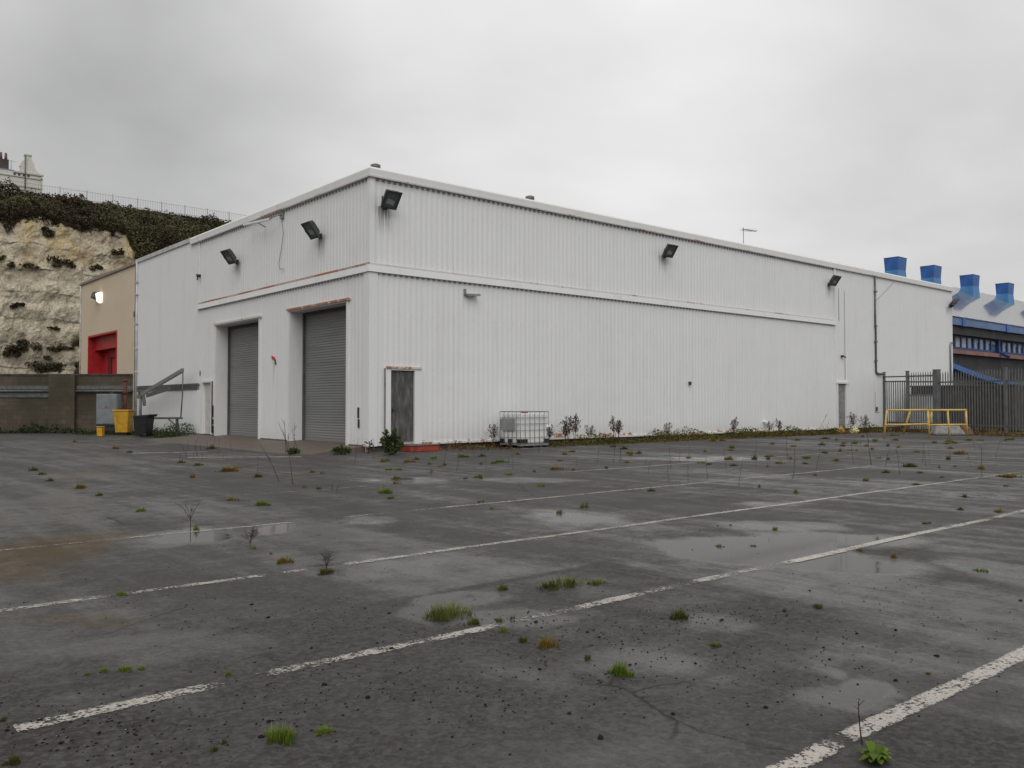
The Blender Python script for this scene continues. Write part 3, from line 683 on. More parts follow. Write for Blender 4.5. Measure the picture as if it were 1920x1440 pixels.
def shutter_mat(name, col):
    m, t, b = mat(name); n = N(t)
    g = n.noise(n.pos((1, .35, 1)), 1.1, 5, .6); g2 = n.noise(n.pos((1, .1, 3)), 3, 4, .6); s_ = n.noise(n.pos(), 40, 3, .6)
    c = n.mix(g, tuple(x * .72 for x in col), tuple(x * 1.25 for x in col)); c = n.mix(n.m('MULTIPLY', n.ramp(g2, .45, .7), .35), c, tuple(x * .6 for x in col))
    z = n.xyz(n.pos())[2]
    c = n.mix(n.m('MULTIPLY', n.m('SUBTRACT', 1.0, n.ramp(n.m('ADD', z, n.m('MULTIPLY', g, .5)), .9, 1.25)), .35), c, (0.30, 0.30, 0.29))
    n.plug(b.inputs['Base Color'], c); b.inputs['Roughness'].default_value = .5; b.inputs['Metallic'].default_value = .3
    return m
shutter(1.24, 5.0, 4.46, True, shutter_mat('shutter_steel', (0.205, 0.21, 0.21)))
shutter(7.44, 11.34, 4.42, False, shutter_mat('shutter_steel_plain', (0.225, 0.225, 0.225)))
# personnel doors
def weathered_door():
    m, t, b = mat('weathered_grey_door'); n = N(t)
    g = n.noise(n.pos((1, 1, .22)), 9, 6, .7); g2 = n.noise(n.pos(), 2.5, 4, .6)
    c = n.mix(n.ramp(g, .42, .72), (0.055, 0.052, 0.050), (0.17, 0.17, 0.165)); c = n.mix(n.m('MULTIPLY', g2, .5), c, (0.075, 0.075, 0.075))
    n.plug(b.inputs['Base Color'], c); b.inputs['Roughness'].default_value = .6; return m
M['wdoor'] = weathered_door()
a, b_, zt = .66, 1.50, 2.40
mb = MB(); mb.box(a, b_, -.035, .014, .30, zt - .01); d = mb.build('door', M['wdoor'], shed); d['label'] = 'dark grey weathered steel door near the corner'
mb = MB(); mb.box(a + .07, a + .12, -.05, -.035, 1.15, 1.28); mb.bar((a + .095, -.07, 1.22), (a + .2, -.07, 1.22), .02); mb.build('handle', M['black_metal'], d)
mb = MB(); mb.box(OPR[0][0] - .06, a, -.10, .014, .2, zt); mb.box(b_, OPR[0][1] + .08, -.10, .014, .2, zt); mb.box(OPR[0][0] - .06, OPR[0][1] + .08, -.10, .014, zt, zt + .07)
f_ = mb.build('door_frame', trim_mat('door_frame_paint', WHITE, .1), shed)
mb = MB(); mb.box(OPR[0][0] - .02, OPR[0][1] + .04, -.13, -.06, zt + .045, zt + .11); mb.build('lintel', M['lintel'], f_)
mb = MB(); mb.box(OPR[0][0] - .075, OPR[0][0] - .045, -.11, -.06, .2, zt + .06); mb.build('frame_seal', M['galv'], f_)
mb = MB(); mb.box(26.40, 27.16, .02, .08, .2, 2.40); d = mb.build('door', simple('pale_weathered_door', (0.22, 0.22, 0.215), .6, 0, .35, 6), shed); d['label'] = 'narrow grey weathered door far along the long wall'
mb = MB(); mb.box(26.28, 26.40, -.06, .08, .2, 2.40); mb.box(27.16, 27.28, -.06, .08, .2, 2.40); mb.box(26.18, 27.40, -.09, .08, 2.40, 2.50); mb.build('door_frame', M['trim'], shed)
mb = MB(); mb.box(.05, .10, 11.84, 12.76, .2, 2.26); d = mb.build('door', simple('cream_door', (0.50, 0.48, 0.45), .55, 0, .1, 4), shed); d['label'] = 'plain cream door beside the far shutter'
mb = MB(); mb.box(-.085, .10, 11.74, 11.84, .2, 2.36); mb.box(-.085, .10, 12.76, 12.86, .2, 2.36); mb.box(-.085, .10, 11.84, 12.76, 2.26, 2.36); f_ = mb.build('door_frame', M['trim'], shed)
mb = MB(); mb.box(-.10, -.06, 11.69, 11.73, .3, 2.3); mb.build('frame_seal', M['dark_gap'], f_)
mb = MB()
for z0, z1, w_ in ((.25, .55, .05), (.62, .80, .03), (.9, 1.35, .02)): mb.box(-.11, -.07, 11.60 - w_, 11.60 + w_, z0, z1)
mb.build('torn_seal', M['black_plastic'], shed)
# dark cover strip on the rear part of the door side
mb = MB(); mb.box(-.05, -.012, YS - .25, LY - .3, 1.98, 2.25); mb.box(-.06, -.05, YS - .25, LY - .3, 2.14, 2.19); mb.build('cover_strip', M['galv_dark'], shed)
# pipes
mb = MB(); mb.tube([(30.17, -.07, 8.0), (30.17, -.07, 5.4), (30.2, -.07, 5.35), (30.2, -.07, 3.1), (30.28, -.10, 2.98), (30.9, -.12, 2.96)], .055, 8)
for z in (7.2, 5.4, 4.6, 3.6): mb.box(30.09, 30.29, -.13, 0, z, z + .07)
mb.build('drainpipe', M['galv_dark'], shed)
mb = MB(); mb.tube([(30.2, -.03, 6.7), (32.4, -.03, 7.95)], .012, 5); mb.build('cable', M['galv'], shed)
mb = MB(); mb.tube([(39.2, -.08, 2.6), (39.2, -.08, 4.85), (39.28, -.08, 5.0), (39.5, -.08, 5.0)], .05, 8); mb.build('drainpipe', M['galv'], shed)
mb = MB(); mb.tube([(-.07, LY - .18, 8.2), (-.07, LY - .18, .2)], .06, 8)
for z in (7.2, 6.6, 5.2, 4.0, 2.9): mb.box(-.14, 0, LY - .28, LY - .08, z, z + .08)
mb.build('drainpipe', simple('pale_pipe', (0.45, 0.46, 0.46), .5, 0, .15), shed)
mb = MB(); mb.tube([(30.15, -.03, 2.0), (30.15, -.03, .98), (30.6, -.03, .95)], .014, 5); mb.box(30.22, 30.36, -.07, 0, 1.05, 1.25); mb.build('conduit', M['galv_dark'], shed)
mb = MB(); mb.tube([(26.55, -.04, 7.1), (26.55, -.04, 5.5)], .012, 5); mb.tube([(27.1, -.04, 7.0), (27.1, -.04, 2.6)], .010, 5); mb.build('cable', M['galv'], shed)
# roof vents and aerial
for (px, py, zt, Y, r) in ((704, 310, 8.62, .55, .12), (993.5, 373, 8.72, .8, .13)):
    c = PY(px, 330, Y); mb = MB(); mb.tube([(c.x, Y, 7.9), (c.x, Y, zt - .16)], r * .75, 12); mb.tube([(c.x, Y, zt - .17), (c.x, Y, zt - .13), (c.x, Y, zt - .03), (c.x, Y, zt)], [r * .9, r * 1.25, r * 1.25, r * .7], 12)
    mb.build('roof_vent', simple('vent_cowl_grey', (0.14, 0.145, 0.14), .6, .2, .2), shed)
c = PY(1394, 450, 2.0); mb = MB(); mb.tube([(c.x, 2, 7.8), (c.x, 2, 9.75)], .02, 6); mb.bar((c.x - .1, 2, 9.66), (c.x + .75, 1.8, 9.62), .03); 
for q in range(5): mb.bar((c.x + q * .16, 1.75 - q * .03, 9.64), (c.x + q * .16, 2.2 - q * .03, 9.64), .015)
mb.build('aerial', M['galv'], shed)
# small wall fittings
mb = MB(); mb.bar((3.40, -.10, 4.86), (3.86, -.30, 4.86), .05, .07); mb.box(3.37, 3.43, -.12, -.05, 4.86, 5.04); mb.box(3.40, 3.86, -.16, -.07, 4.84, 4.885)
mb.build('wall_bracket', M['galv'], shed)
mb = MB(); mb.box(14.70, 14.79, -.14, -.05, 2.16, 2.30); mb.build('wall_plug', M['black_metal'], shed)
mb = MB(); mb.box(26.70, 26.86, -.13, -.02, 3.70, 3.80); mb.tube([(26.84, -.1, 3.75), (26.95, -.16, 3.70)], .035, 8); mb.build('wall_sensor', M['black_metal'], shed)
mb = MB(); mb.tube([(-.0, 13.24, 6.64), (-.16, 13.24, 6.64)], .06, 8); mb.bar((-.1, 13.24, 6.62), (-.14, 13.24, 6.45), .04); mb.build('wall_sensor', M['black_metal'], shed)
mb = MB(); mb.hexa([(-.08, 6.10, 2.90), (-.02, 6.10, 2.90), (-.02, 6.38, 2.96), (-.08, 6.38, 2.96)], [(-.08, 6.16, 3.02), (-.02, 6.16, 3.02), (-.02, 6.40, 3.08), (-.08, 6.40, 3.08)]); a_ = mb.build('alarm_box', M['alarm'], shed)
mb = MB(); mb.bar((-.06, 6.12, 2.93), (-.06, 6.08, 2.76), .05); mb.build('hook', M['black_metal'], a_)
mb = MB(); mb.box(-.10, -.05, .50, .54, .98, 1.30); mb.box(-.10, -.05, .48, .52, .70, .95); mb.build('door_hasp', M['black_metal'], shed)
mb = MB(); mb.box(-.06, -.01, 13.02, 13.10, 2.55, 2.75); mb.build('wall_plug', M['galv_dark'], shed)
for px, py in ((1435, 790), (1030, 800)):
    c = PY(px, py, -.1); mb = MB(); mb.tube([(c.x - .08, 0, .60), (c.x - .08, -.12, .63), (c.x - .04, -.18, .60), (c.x, -.2, .50), (c.x + .02, -.2, .42)], [.06, .06, .07, .07, .08], 10)
    mb.build('vent_cowl', M['white_plastic'], shed)
# tube light on a bracket under the parapet, with a loose cable
tl = thing('tube_light', 'white fluorescent tube light on a thin bracket above the shutters', 'wall light', (-.05, 6.7, 7.8))
mb = MB(); mb.bar((-.38, 5.95, 7.72), (-.38, 8.05, 7.86), .09, .07); mb.build('lamp_casing', M['white_plastic'], tl)
mb = MB(); mb.tube([(-.05, 5.72, 7.86), (-.2, 5.72, 7.84), (-.34, 5.80, 7.78), (-.38, 5.95, 7.72)], .022, 6); mb.box(-.07, -.02, 5.62, 5.82, 7.74, 7.96); mb.build('bracket', M['galv'], tl); mb = MB(); mb.tube([(-.05, 7.0, 7.65), (-.38, 7.0, 7.79)], .02, 6); mb.build('bracket', M['galv'], tl)
mb = MB(); mb.tube([(-.06, 5.7, 7.74), (-.07, 5.55, 7.2), (-.06, 5.75, 6.6), (-.06, 5.9, 6.2), (-.06, 5.8, 6.02), (-.06, 5.5, 6.0)], .011, 5); mb.build('cable', M['galv'], tl)

# floodlights
def floodlight(label, loc, rotz, s=1.0, tilt=R(38), lit=False):
    """local frame: wall behind at +y, light throws towards -y and down"""
    t = thing('floodlight', label, 'floodlight', loc, rotz, 'floodlights on the walls', worldspace=False)
    Rm = Matrix.Rotation(tilt, 3, 'X'); at = Vector((0, -.42, .02)) * s
    W, Hh, D = .30 * s, .32 * s, .17 * s
    mb = MB()
    P = lambda x, y, z: Rm @ Vector((x, y, z)) + at
    mb.hexa([P(-W, 0, -Hh), P(W, 0, -Hh), P(W, 0, Hh), P(-W, 0, Hh)], [P(-W * .8, D, -Hh * .62), P(W * .8, D, -Hh * .62), P(W * .8, D, Hh * .9), P(-W * .8, D, Hh * .9)])
    mb.box(-.12 * s, .12 * s, D, D + .07 * s, -.2 * s, .1 * s, 0, Rm, at)
    for k in range(5): mb.box((-.2 + k * .1) * s - .006, (-.2 + k * .1) * s + .006, D - .02, D + .035 * s, -.18 * s, .2 * s, 0, Rm, at)
    mb.build('housing', M['lamp_body'], t, bevel=.008)
    mb = MB(); b = .045 * s
    for (x0, x1, z0, z1) in ((-W - .015, W + .015, Hh - b, Hh + .015), (-W - .015, W + .015, -Hh - .015, -Hh + b), (-W - .015, -W + b, -Hh + b, Hh - b), (W - b, W + .015, -Hh + b, Hh - b)):
        mb.box(x0, x1, -.045 * s, .0, z0, z1, 0, Rm, at)
    fr = mb.build('rim', M['lamp_body'], t)
    mb = MB(); mb.box(-W + b, W - b, -.014, -.006, -Hh + b, Hh - b, 0, Rm, at); mb.build('glass', M['glow'] if lit else M['lamp_glass'], t)
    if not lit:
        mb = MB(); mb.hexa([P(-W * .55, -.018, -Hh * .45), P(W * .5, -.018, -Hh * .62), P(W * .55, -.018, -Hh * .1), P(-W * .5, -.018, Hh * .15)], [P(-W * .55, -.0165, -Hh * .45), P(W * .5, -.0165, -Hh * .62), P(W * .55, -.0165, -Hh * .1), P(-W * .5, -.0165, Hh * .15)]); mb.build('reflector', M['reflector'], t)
    mb = MB(); mb.box(-.09 * s, .09 * s, -.05 * s, .0, -.26 * s, -.06 * s); mb.bar((0, -.03 * s, -.16 * s), at + Vector((0, .10 * s, -.06 * s)), .06 * s, .05 * s); mb.box(-W - .03, -W - .015, -.05 * s, .10 * s, -.05 * s, .05 * s, 0, Rm, at)
    mb.bar(at + Vector((-W - .02, .05, 0)), (-.14 * s, -.02 * s, -.16 * s), .025, .04); mb.build('bracket', M['lamp_body'], t)
    return t
yR = -.034
floodlight('large dark floodlight high on the long wall beside the corner', (0.46, yR, 7.35), 0, .84)
floodlight('dark floodlight high on the middle of the long white wall', (13.25, yR, 7.33), R(-6), .80)
floodlight('dark floodlight high above the narrow far door of the long wall', (25.65, yR, 7.33), R(-4), .80)
floodlight('dark floodlight at the far end of the long white wall', (39.15, yR, 7.30), R(40), .80)
floodlight('dark floodlight above the wall between the two shutters', (-.03, 2.95, 6.86), R(-90), .86)
floodlight('dark floodlight above the farther roller shutter', (-.03, 9.45, 6.86), R(-86), .86)
# red step in front of the weathered door
st = thing('door_step', 'red painted low step before the weathered grey door', 'step', (1.2, -.4, 0))
mb = MB(); mb.box(.95, 1.95, -.75, -.14, 0, .17); mb.build('riser', M['red_step'], st, bevel=.02); mb = MB(); mb.box(.93, 1.97, -.77, -.14, .17, .20); mb.build('tread', simple('worn_step_top', (0.12, 0.08, 0.07), .8, 0, .3, 6), st, bevel=.01)

# ================================================================== BEIGE BUILDING
bb = thing('beige_building', 'beige ribbed metal building with recessed red doorway', 'building', (0, 26, 0))
BE = wall_mat('beige_cladding', (0.56, 0.455, 0.335), axis=1, grime=.4)
mb = MB(); save = shed
def beige():
    global shed
    s_ = shed; shed = bb
    wall_with_holes('cladding', 'L', LY + .02, 31.35, 0.2, 8.16, [(24.5, 29.6, 0, 5.08)], BE, .028, .0)
    shed = s_
beige()
mb = MB(); mb.box(.9, 1.2, LY + .02, 31.3, 0, 8.1); mb.box(.0, .9, LY + .02, 24.4, 0, 8.1); mb.box(.0, .9, 29.7, 31.3, 0, 8.1); mb.box(0, .9, 24.4, 29.7, 5.2, 8.1); mb.box(1.2, 30, 31.0, 31.3, 0, 8.1); mb.box(1.2, 30, LY + .02, 31.0, 7.7, 7.9)
mb.build('wall', BE, bb)
mb = MB(); mb.box(-.10, .2, LY + .06, 31.4, 8.12, 8.24); mb.build('gutter', simple('beige_gutter', (0.22, 0.19, 0.17), .5), bb)
mb = MB(); mb.tube([(-.06, 31.2, 8.1), (-.06, 31.2, .2)], .05, 8); mb.build('drainpipe', simple('cream_pipe', (0.42, 0.38, 0.33), .5), bb)
mb = MB(); mb.box(-.06, .02, LY + .03, LY + .16, .2, 8.1); mb.box(-.1, .02, LY + .1, LY + .22, 5.6, 5.85); mb.build('corner_trim', simple('brown_trim', (0.13, 0.10, 0.09), .6), bb)
mb = MB(); mb.box(.75, .9, 24.5, 29.6, 0, 5.05); dr = mb.build('door', M['red'], bb); dr['label'] = 'red door at the back of the red recess'
mb = MB(); mb.box(.70, .75, 28.0, 28.6, 0, 3.9); mb.box(.66, .75, 24.5, 28.6, 3.9, 4.0); mb.build('door_gap', M['red_dark'], dr)
mb = MB(); mb.box(.62, .74, 24.7, 25.6, 3.92, 4.12); mb.build('door_closer', M['black_metal'], dr)
mb = MB(); mb.box(-.05, .75, 29.6, 29.7, 0, 5.15); mb.box(-.05, .75, 24.4, 24.5, 0, 5.15); mb.box(-.05, .75, 24.5, 29.6, 5.05, 5.15); mb.box(.3, .75, 24.5, 29.6, 4.35, 5.05); mb.build('door_surround', M['red'], bb)
t = thing('wall_lamp', 'lit white wall lamp with dark hood on the beige building', 'wall lamp', (-.03, 27.55, 7.2), 0)
mb = MB(); mb.hexa([(-.03, 27.55, 6.95), (-.03, 28.0, 6.95), (-.40, 27.95, 7.1), (-.40, 27.6, 7.1)], [(-.03, 27.55, 7.4), (-.03, 28.0, 7.4), (-.30, 27.95, 7.4), (-.30, 27.6, 7.4)]); mb.build('hood', M['lamp_body'], t, bevel=.02)
mb = MB(); mb.hexa([(-.03, 27.0, 6.75), (-.03, 27.54, 6.75), (-.22, 27.5, 6.85), (-.22, 27.05, 6.85)], [(-.03, 27.0, 7.35), (-.03, 27.54, 7.35), (-.28, 27.5, 7.3), (-.28, 27.05, 7.3)]); mb.build('lamp_glass', M['glow'], t, bevel=.06)

# ================================================================== BLOCK WALL on the left
A = G(250, 811.9); B = A - RT * 17.5; dW = (B - A).normalized(); LW = (B - A).length
bw = thing('block_wall', 'old brown block wall with a grey pipe rail and a pier', 'wall', A)
nW = Vector((-dW.y, dW.x, 0));  nW = nW if (CAM - A).dot(nW) > 0 else -nW
def wbox(mb, u0, u1, d0, d1, z0, z1, mi=0):
    P = lambda u, d, z: A + dW * u + nW * d + Vector((0, 0, z))
    mb.hexa([P(u0, d0, z0), P(u0, d1, z0), P(u1, d1, z0), P(u1, d0, z0)], [P(u0, d0, z1), P(u0, d1, z1), P(u1, d1, z1), P(u1, d0, z1)], mi)
uvW = lambda v: ((Vector(v) - A).dot(dW) + (Vector(v) - A).dot(nW), v[2])
mb = MB(); wbox(mb, 0, LW, -.25, 0, 0, 2.78); mb.build('wall', M['block'], bw, uv=uvW)
mb = MB(); wbox(mb, 2.75, 4.0, 0, .22, 0, 2.80); mb.build('pier', M['block'], bw, uv=uvW)
mb = MB(); wbox(mb, 0, LW, -.28, .04, 2.78, 2.86); mb.build('coping', simple('dirty_coping', (0.06, 0.055, 0.048), .9, 0, .3, 3), bw)
P = lambda u, d, z: A + dW * u + nW * d + Vector((0, 0, z))
mb = MB(); mb.tube([P(.0, .12, 2.02), P(2.74, .12, 2.02)], .055, 8); mb.tube([P(4.01, .12, 2.02), P(LW, .12, 2.02)], .055, 8); wbox(mb, .0, 2.74, 0, .06, 2.1, 2.28); wbox(mb, 4.01, LW, 0, .06, 2.1, 2.28); wbox(mb, 4.01, LW, 0, .05, 1.72, 1.95)
mb.build('pipe_rail', M['galv_dark'], bw)

# ---- bins, cabinet and swing gate standing before it
def at_px(px, py): return G(px, py)
def local(name, label, cat, px, py, group=None, dr=0): 
    return thing(name, label, cat, at_px(px, py), ROT_CAM + dr, group, worldspace=False)
t = local('electrical_cabinet', 'grey upright electrical cabinet on a dark base by the block wall', 'cabinet', 200, 815)
mb = MB(); mb.box(-.47, .47, -.05, .40, .46, 1.86); mb.build('cabinet_body', M['cab'], t, bevel=.015)
mb = MB(); mb.box(-.44, .44, -.075, -.05, .50, 1.82); dd = mb.build('door', M['cab'], t, bevel=.008); mb = MB(); mb.box(-.05, .05, -.082, -.075, 1.46, 1.58); mb.build('lock_plate', M['galv'], dd); mb = MB(); mb.hexa([(-.12, -.084, 1.2), (.12, -.084, 1.2), (.02, -.084, 1.33), (-.02, -.084, 1.33)], [(-.12, -.078, 1.2), (.12, -.078, 1.2), (.02, -.078, 1.33), (-.02, -.078, 1.33)]); mb.build('warning_label', simple('faded_red_sticker', (0.22, 0.08, 0.08), .6), dd)
mb = MB(); mb.box(-.50, .50, .0, .45, .40, .46); mb.box(-.40, .40, .05, .4, 0, .40); mb.build('base', M['black_metal'], t); mb = MB(); mb.box(-.53, -.47, .05, .40, .5, 1.80); mb.box(.08, .2, .1, .3, 1.86, 1.96); mb.build('cable_duct', M['black_metal'], t)
t = local('grit_bin', 'yellow tapered plastic grit bin between cabinet and black bin', 'grit bin', 232, 816)
mb = MB(); mb.hexa([(-.28, -.22, .12), (.26, -.22, .12), (.26, .25, .12), (-.28, .25, .12)], [(-.36, -.32, 1.08), (.34, -.32, 1.08), (.34, .32, 1.08), (-.36, .32, 1.08)]); mb.build('bin_body', M['yellow_plastic'], t, bevel=.03)
mb = MB(); mb.box(-.385, .365, -.345, .34, 1.08, 1.14); mb.build('rim', M['yellow_plastic'], t, bevel=.012); mb = MB(); mb.box(-.22, .2, -.15, .2, 0, .12); mb.build('foot', M['black_plastic'], t)
t = local('plastic_crate', 'small bright yellow box on the ground below the grey cabinet', 'box', 189, 818)
mb = MB(); mb.hexa([(-.12, -.12, 0), (.12, -.12, 0), (.12, .12, 0), (-.12, .12, 0)], [(-.13, -.13, .36), (.11, -.13, .36), (.11, .12, .40), (-.13, .12, .40)]); mb.build('box_body', simple('orange_yellow_plastic', (0.62, 0.30, 0.01), .5, 0, .2, 6), t, bevel=.02); mb = MB(); mb.box(-.14, .13, -.14, .13, .39, .43); mb.build('lid', M['yellow_plastic'], t, bevel=.01)
t = BIN = local('wheelie_bin', 'black wheelie bin with overhanging lid left of the swing gate', 'bin', 270, 819, None, R(-12))
mb = MB(); mb.hexa([(-.36, -.32, .08), (.30, -.32, .08), (.30, .32, .08), (-.36, .32, .08)], [(-.44, -.38, 1.0), (.40, -.38, 1.0), (.40, .38, 1.0), (-.44, .38, 1.0)]); mb.build('bin_body', M['black_plastic'], t, bevel=.03)
mb = MB(); mb.hexa([(-.47, -.42, 1.0), (.50, -.42, 1.0), (.50, .42, 1.0), (-.47, .42, 1.0)], [(-.46, -.4, 1.05), (.62, -.4, 1.12), (.62, .4, 1.12), (-.46, .4, 1.05)]); mb.build('lid', M['black_plastic'], t, bevel=.02)
for s_ in (-1, 1): mb = MB(); mb.tube([(.28, s_ * .3, .1), (.28, s_ * .36, .1)], .10, 12); mb.build('wheel', M['black_plastic'], t)
mb = MB(); mb.tube([(-.47, -.3, .82), (-.55, -.3, .8), (-.55, .3, .8), (-.47, .3, .82)], .02, 6); mb.build('handle', M['galv'], t)
BIN.scale = (.76, .76, .86)
t = local('bollard_pole', 'dark rusty red pole standing behind the yellow grit bin', 'pole', 230, 814.5)
mb = MB(); mb.tube([(0, .2, 0), (0, .2, 2.45)], .09, 10); mb.tube([(0, .2, 2.45), (0, .2, 2.55)], [.11, .03], 10); mb.build('pole_shaft', M['rust_pole'], t); mb = MB(); mb.tube([(0, .2, 1.86), (0, .2, 2.0)], .12, 10); mb.build('collar', M['rust_pole'], t)
BX = -.55
q = lambda px, py, d=0: PX(px, py, BX + d)
b0 = q(263, 812); b0.z = 0
t = thing('swing_barrier', 'grey steel swing barrier with a raised slanted arm beside the white wall', 'barrier', b0)
mb = MB(); mb.tube([b0, b0 + Vector((0, 0, 1.95))], .06, 8); mb.box(b0.x - .09, b0.x + .09, b0.y - .09, b0.y + .09, 1.85, 2.05); mb.build('post', M['galv_dark'], t)
mb = MB(); mb.bar(q(258, 744), q(343, 694), .09, .17); mb.build('arm', M['galv'], t, bevel=.01); mb = MB(); mb.bar(q(275, 742, -.1), q(318, 728, -.1), .05, .16); mb.bar(q(269, 742, -.1), q(271, 760, -.1), .12, .12); mb.build('counterweight', M['galv_dark'], t)
mb = MB(); mb.tube([q(343, 692), q(342, 740), q(339, 783)], .026, 6); mb.build('stay', M['galv_dark'], t); mb = MB(); mb.bar(q(288, 784), q(341, 784), .08); mb.bar(q(332, 784), q(332, 816), .09); mb.bar(q(315, 785), q(330, 798), .04); mb.build('stand', M['galv_dark'], t)

# ================================================================== IBC TANK
t = thing('tank', 'white caged liquid tank on a pallet standing before the long wall', 'liquid tank', (4.5, -1.5, 0), 0, None, worldspace=False)
Lx, Ly, zb, zt = 1.2, 1.0, .15, 1.16
def tank_plastic():
    m, tt, b = mat('translucent_tank_plastic'); n = N(tt)
    z = n.xyz(n.pos())[2]; g = n.noise(n.pos(), 4, 4, .6)
    c = n.mix(n.ramp(n.m('ADD', z, n.m('MULTIPLY', g, .08)), .55, .68), (0.76, 0.76, 0.73), (0.70, 0.71, 0.70)); n.plug(b.inputs['Base Color'], c)
    b.inputs['Roughness'].default_value = .35; b.inputs['Subsurface Weight'].default_value = .15; b.inputs['Subsurface Radius'].default_value = (.05, .05, .05); return m
mb = MB(); mb.box(.035, Lx - .035, .035, Ly - .035, zb, zt - .05); mb.build('container', tank_plastic(), t, bevel=.06)
cg = MB()
for i in range(7):
    x = i * Lx / 6
    for y in (0, Ly): cg.tube([(x, y, zb), (x, y, zt)], .010, 6)
for i in range(1, 5):
    y = i * Ly / 5
    for x in (0, Lx): cg.tube([(x, y, zb), (x, y, zt)], .010, 6)
for z in (.17, .35, .58, .78, .97, zt): 
    cg.tube([(0, 0, z), (Lx, 0, z), (Lx, Ly, z), (0, Ly, z), (0, 0, z)], .0085 if z < zt else .014, 6)
for f in (.33, .67): cg.tube([(0, Ly * f, zt), (Lx, Ly * f, zt)], .010, 6)
cg.build('cage', simple('cage_steel', (0.22, 0.225, 0.225), .5, .2, .2, 8), t)
mb = MB(); mb.box(-.014, -.004, .30, .97, .56, .94); mb.build('plate', simple('sheet_plate', (0.27, 0.28, 0.28), .5, .3, .15), t)
mb = MB(); mb.tube([(.6, .5, zt - .05), (.6, .5, zt + .01)], .11, 14); mb.build('cap', M['red'], t)
pl = MB(); pl.box(0, Lx, 0, .10, .09, .15); pl.box(0, Lx, .45, .55, .09, .15); pl.box(0, Lx, .9, 1.0, .09, .15); pl.box(0, .1, .1, .9, .11, .15); pl.box(Lx - .1, Lx, .1, .9, .11, .15); pl.box(0, Lx, 0, .1, 0, .02); pl.box(0, Lx, .9, 1, 0, .02); pl.box(0, .10, .1, .9, 0, .02)
P_ = pl.build('pallet', M['galv'], t)
for x in (0, .53, 1.06):
    for y in (0, .43, .86): mb = MB(); mb.box(x, x + .14, y, y + .14, .02, .09); mb.build('block', M['black_plastic'], P_)
for q in ((-.004, .09, .42, .60, .17, .30), (-.006, .30, -.006, .16, .17, .30), (1.02, 1.205, -.006, .16, .17, .30), (-.006, .16, .80, 1.006, .17, .30)): mb = MB(); mb.box(*q); mb.build('corner_protector', M['black_plastic'], t)

# ================================================================== RIGHT SIDE: rail, fence, container, cabinet
t = local('guard_rail', 'yellow tubular guard rail leaning before the palisade fence', 'guard rail', 1736, 822)
k = 34.9 / FPX
q = lambda px, py, d=0: ((px - 1736) * k, d, (822 - py) * k)
def post(a, b): 
    mb = MB(); mb.tube([a, b], .040, 8); mb.build('post', M['yellow'], t)
post(q(1658, 822, .05), q(1663, 769)); post(q(1701, 815, .35), q(1707, 769)); post(q(1743, 822), q(1740, 769)); post(q(1781, 822), q(1777.5, 769)); post(q(1814, 817), q(1812, 769)); post(q(1746, 796, .02), q(1748, 769, .03))
for (a, b, c) in ((1662, 1741, 1), (1741, 1813, 2)):
    mb = MB(); mb.tube([q(a, 769), q(b, 768.5)], .040, 8); mb.build('top_rail', M['yellow'], t)
    mb = MB(); mb.tube([q(a - 3, 797), q(b, 796 if c == 2 else 795)], .038, 8); mb.build('middle_rail', M['yellow'], t)
# palisade fence
FA, FB = Vector((30.95, -.35, 0)), Vector((27.2, -9.4, 0)); fd = (FB - FA).normalized(); FL = (FB - FA).length
pf = thing('palisade_fence', 'grey steel palisade fence running out from the long wall', 'fence', FA)
fn = Vector((-fd.y, fd.x, 0)); fn = fn if (CAM - FA).dot(fn) > 0 else -fn
FP = lambda u, d, z: FA + fd * u + fn * d + Vector((0, 0, z))
ups = []
for px in (1655, 1702, 1757, 1886):
    r_ = ray(px, 757); den = r_.x * fd.y - r_.y * fd.x
    s_ = ((FA.x - CAM.x) * fd.y - (FA.y - CAM.y) * fd.x) / den; hit = CAM + r_ * s_; ups.append((hit - FA).dot(fd))
ups.append(FL)
fm = simple('palisade_galvanised', (0.135, 0.14, 0.14), .55, .3, .2, 3)
for i, u in enumerate(ups):
    mb = MB(); hgt = 3.05 if i != 3 else 3.0; wd = (.11, .06, .12, .06, .08)[i]
    mb.box(-wd, wd, -wd, wd, 0, hgt, 0, Matrix.Rotation(math.atan2(fd.y, fd.x), 3, 'Z'), FP(u, 0, 0)); mb.box(-wd - .015, wd + .015, -wd - .015, wd + .015, hgt, hgt + .03, 0, Matrix.Rotation(math.atan2(fd.y, fd.x), 3, 'Z'), FP(u, 0, 0))
    mb.build('post', fm, pf)
for a, b, z in ((ups[0], ups[2], 2.82), (ups[0], ups[1], 2.58), (ups[1], ups[2], 2.52), (ups[2], FL, 2.45), (ups[0], FL, .45)):
    mb = MB(); mb.bar(FP(a, 0, z), FP(b, 0, z - .04), .05, .07); mb.build('rail', fm, pf)
pales = []; u = ups[0] + .22; 
while u < FL - .05:
    near = min(abs(u - x) for x in ups)
    if near > .12: pales.append(u)
    u += .155
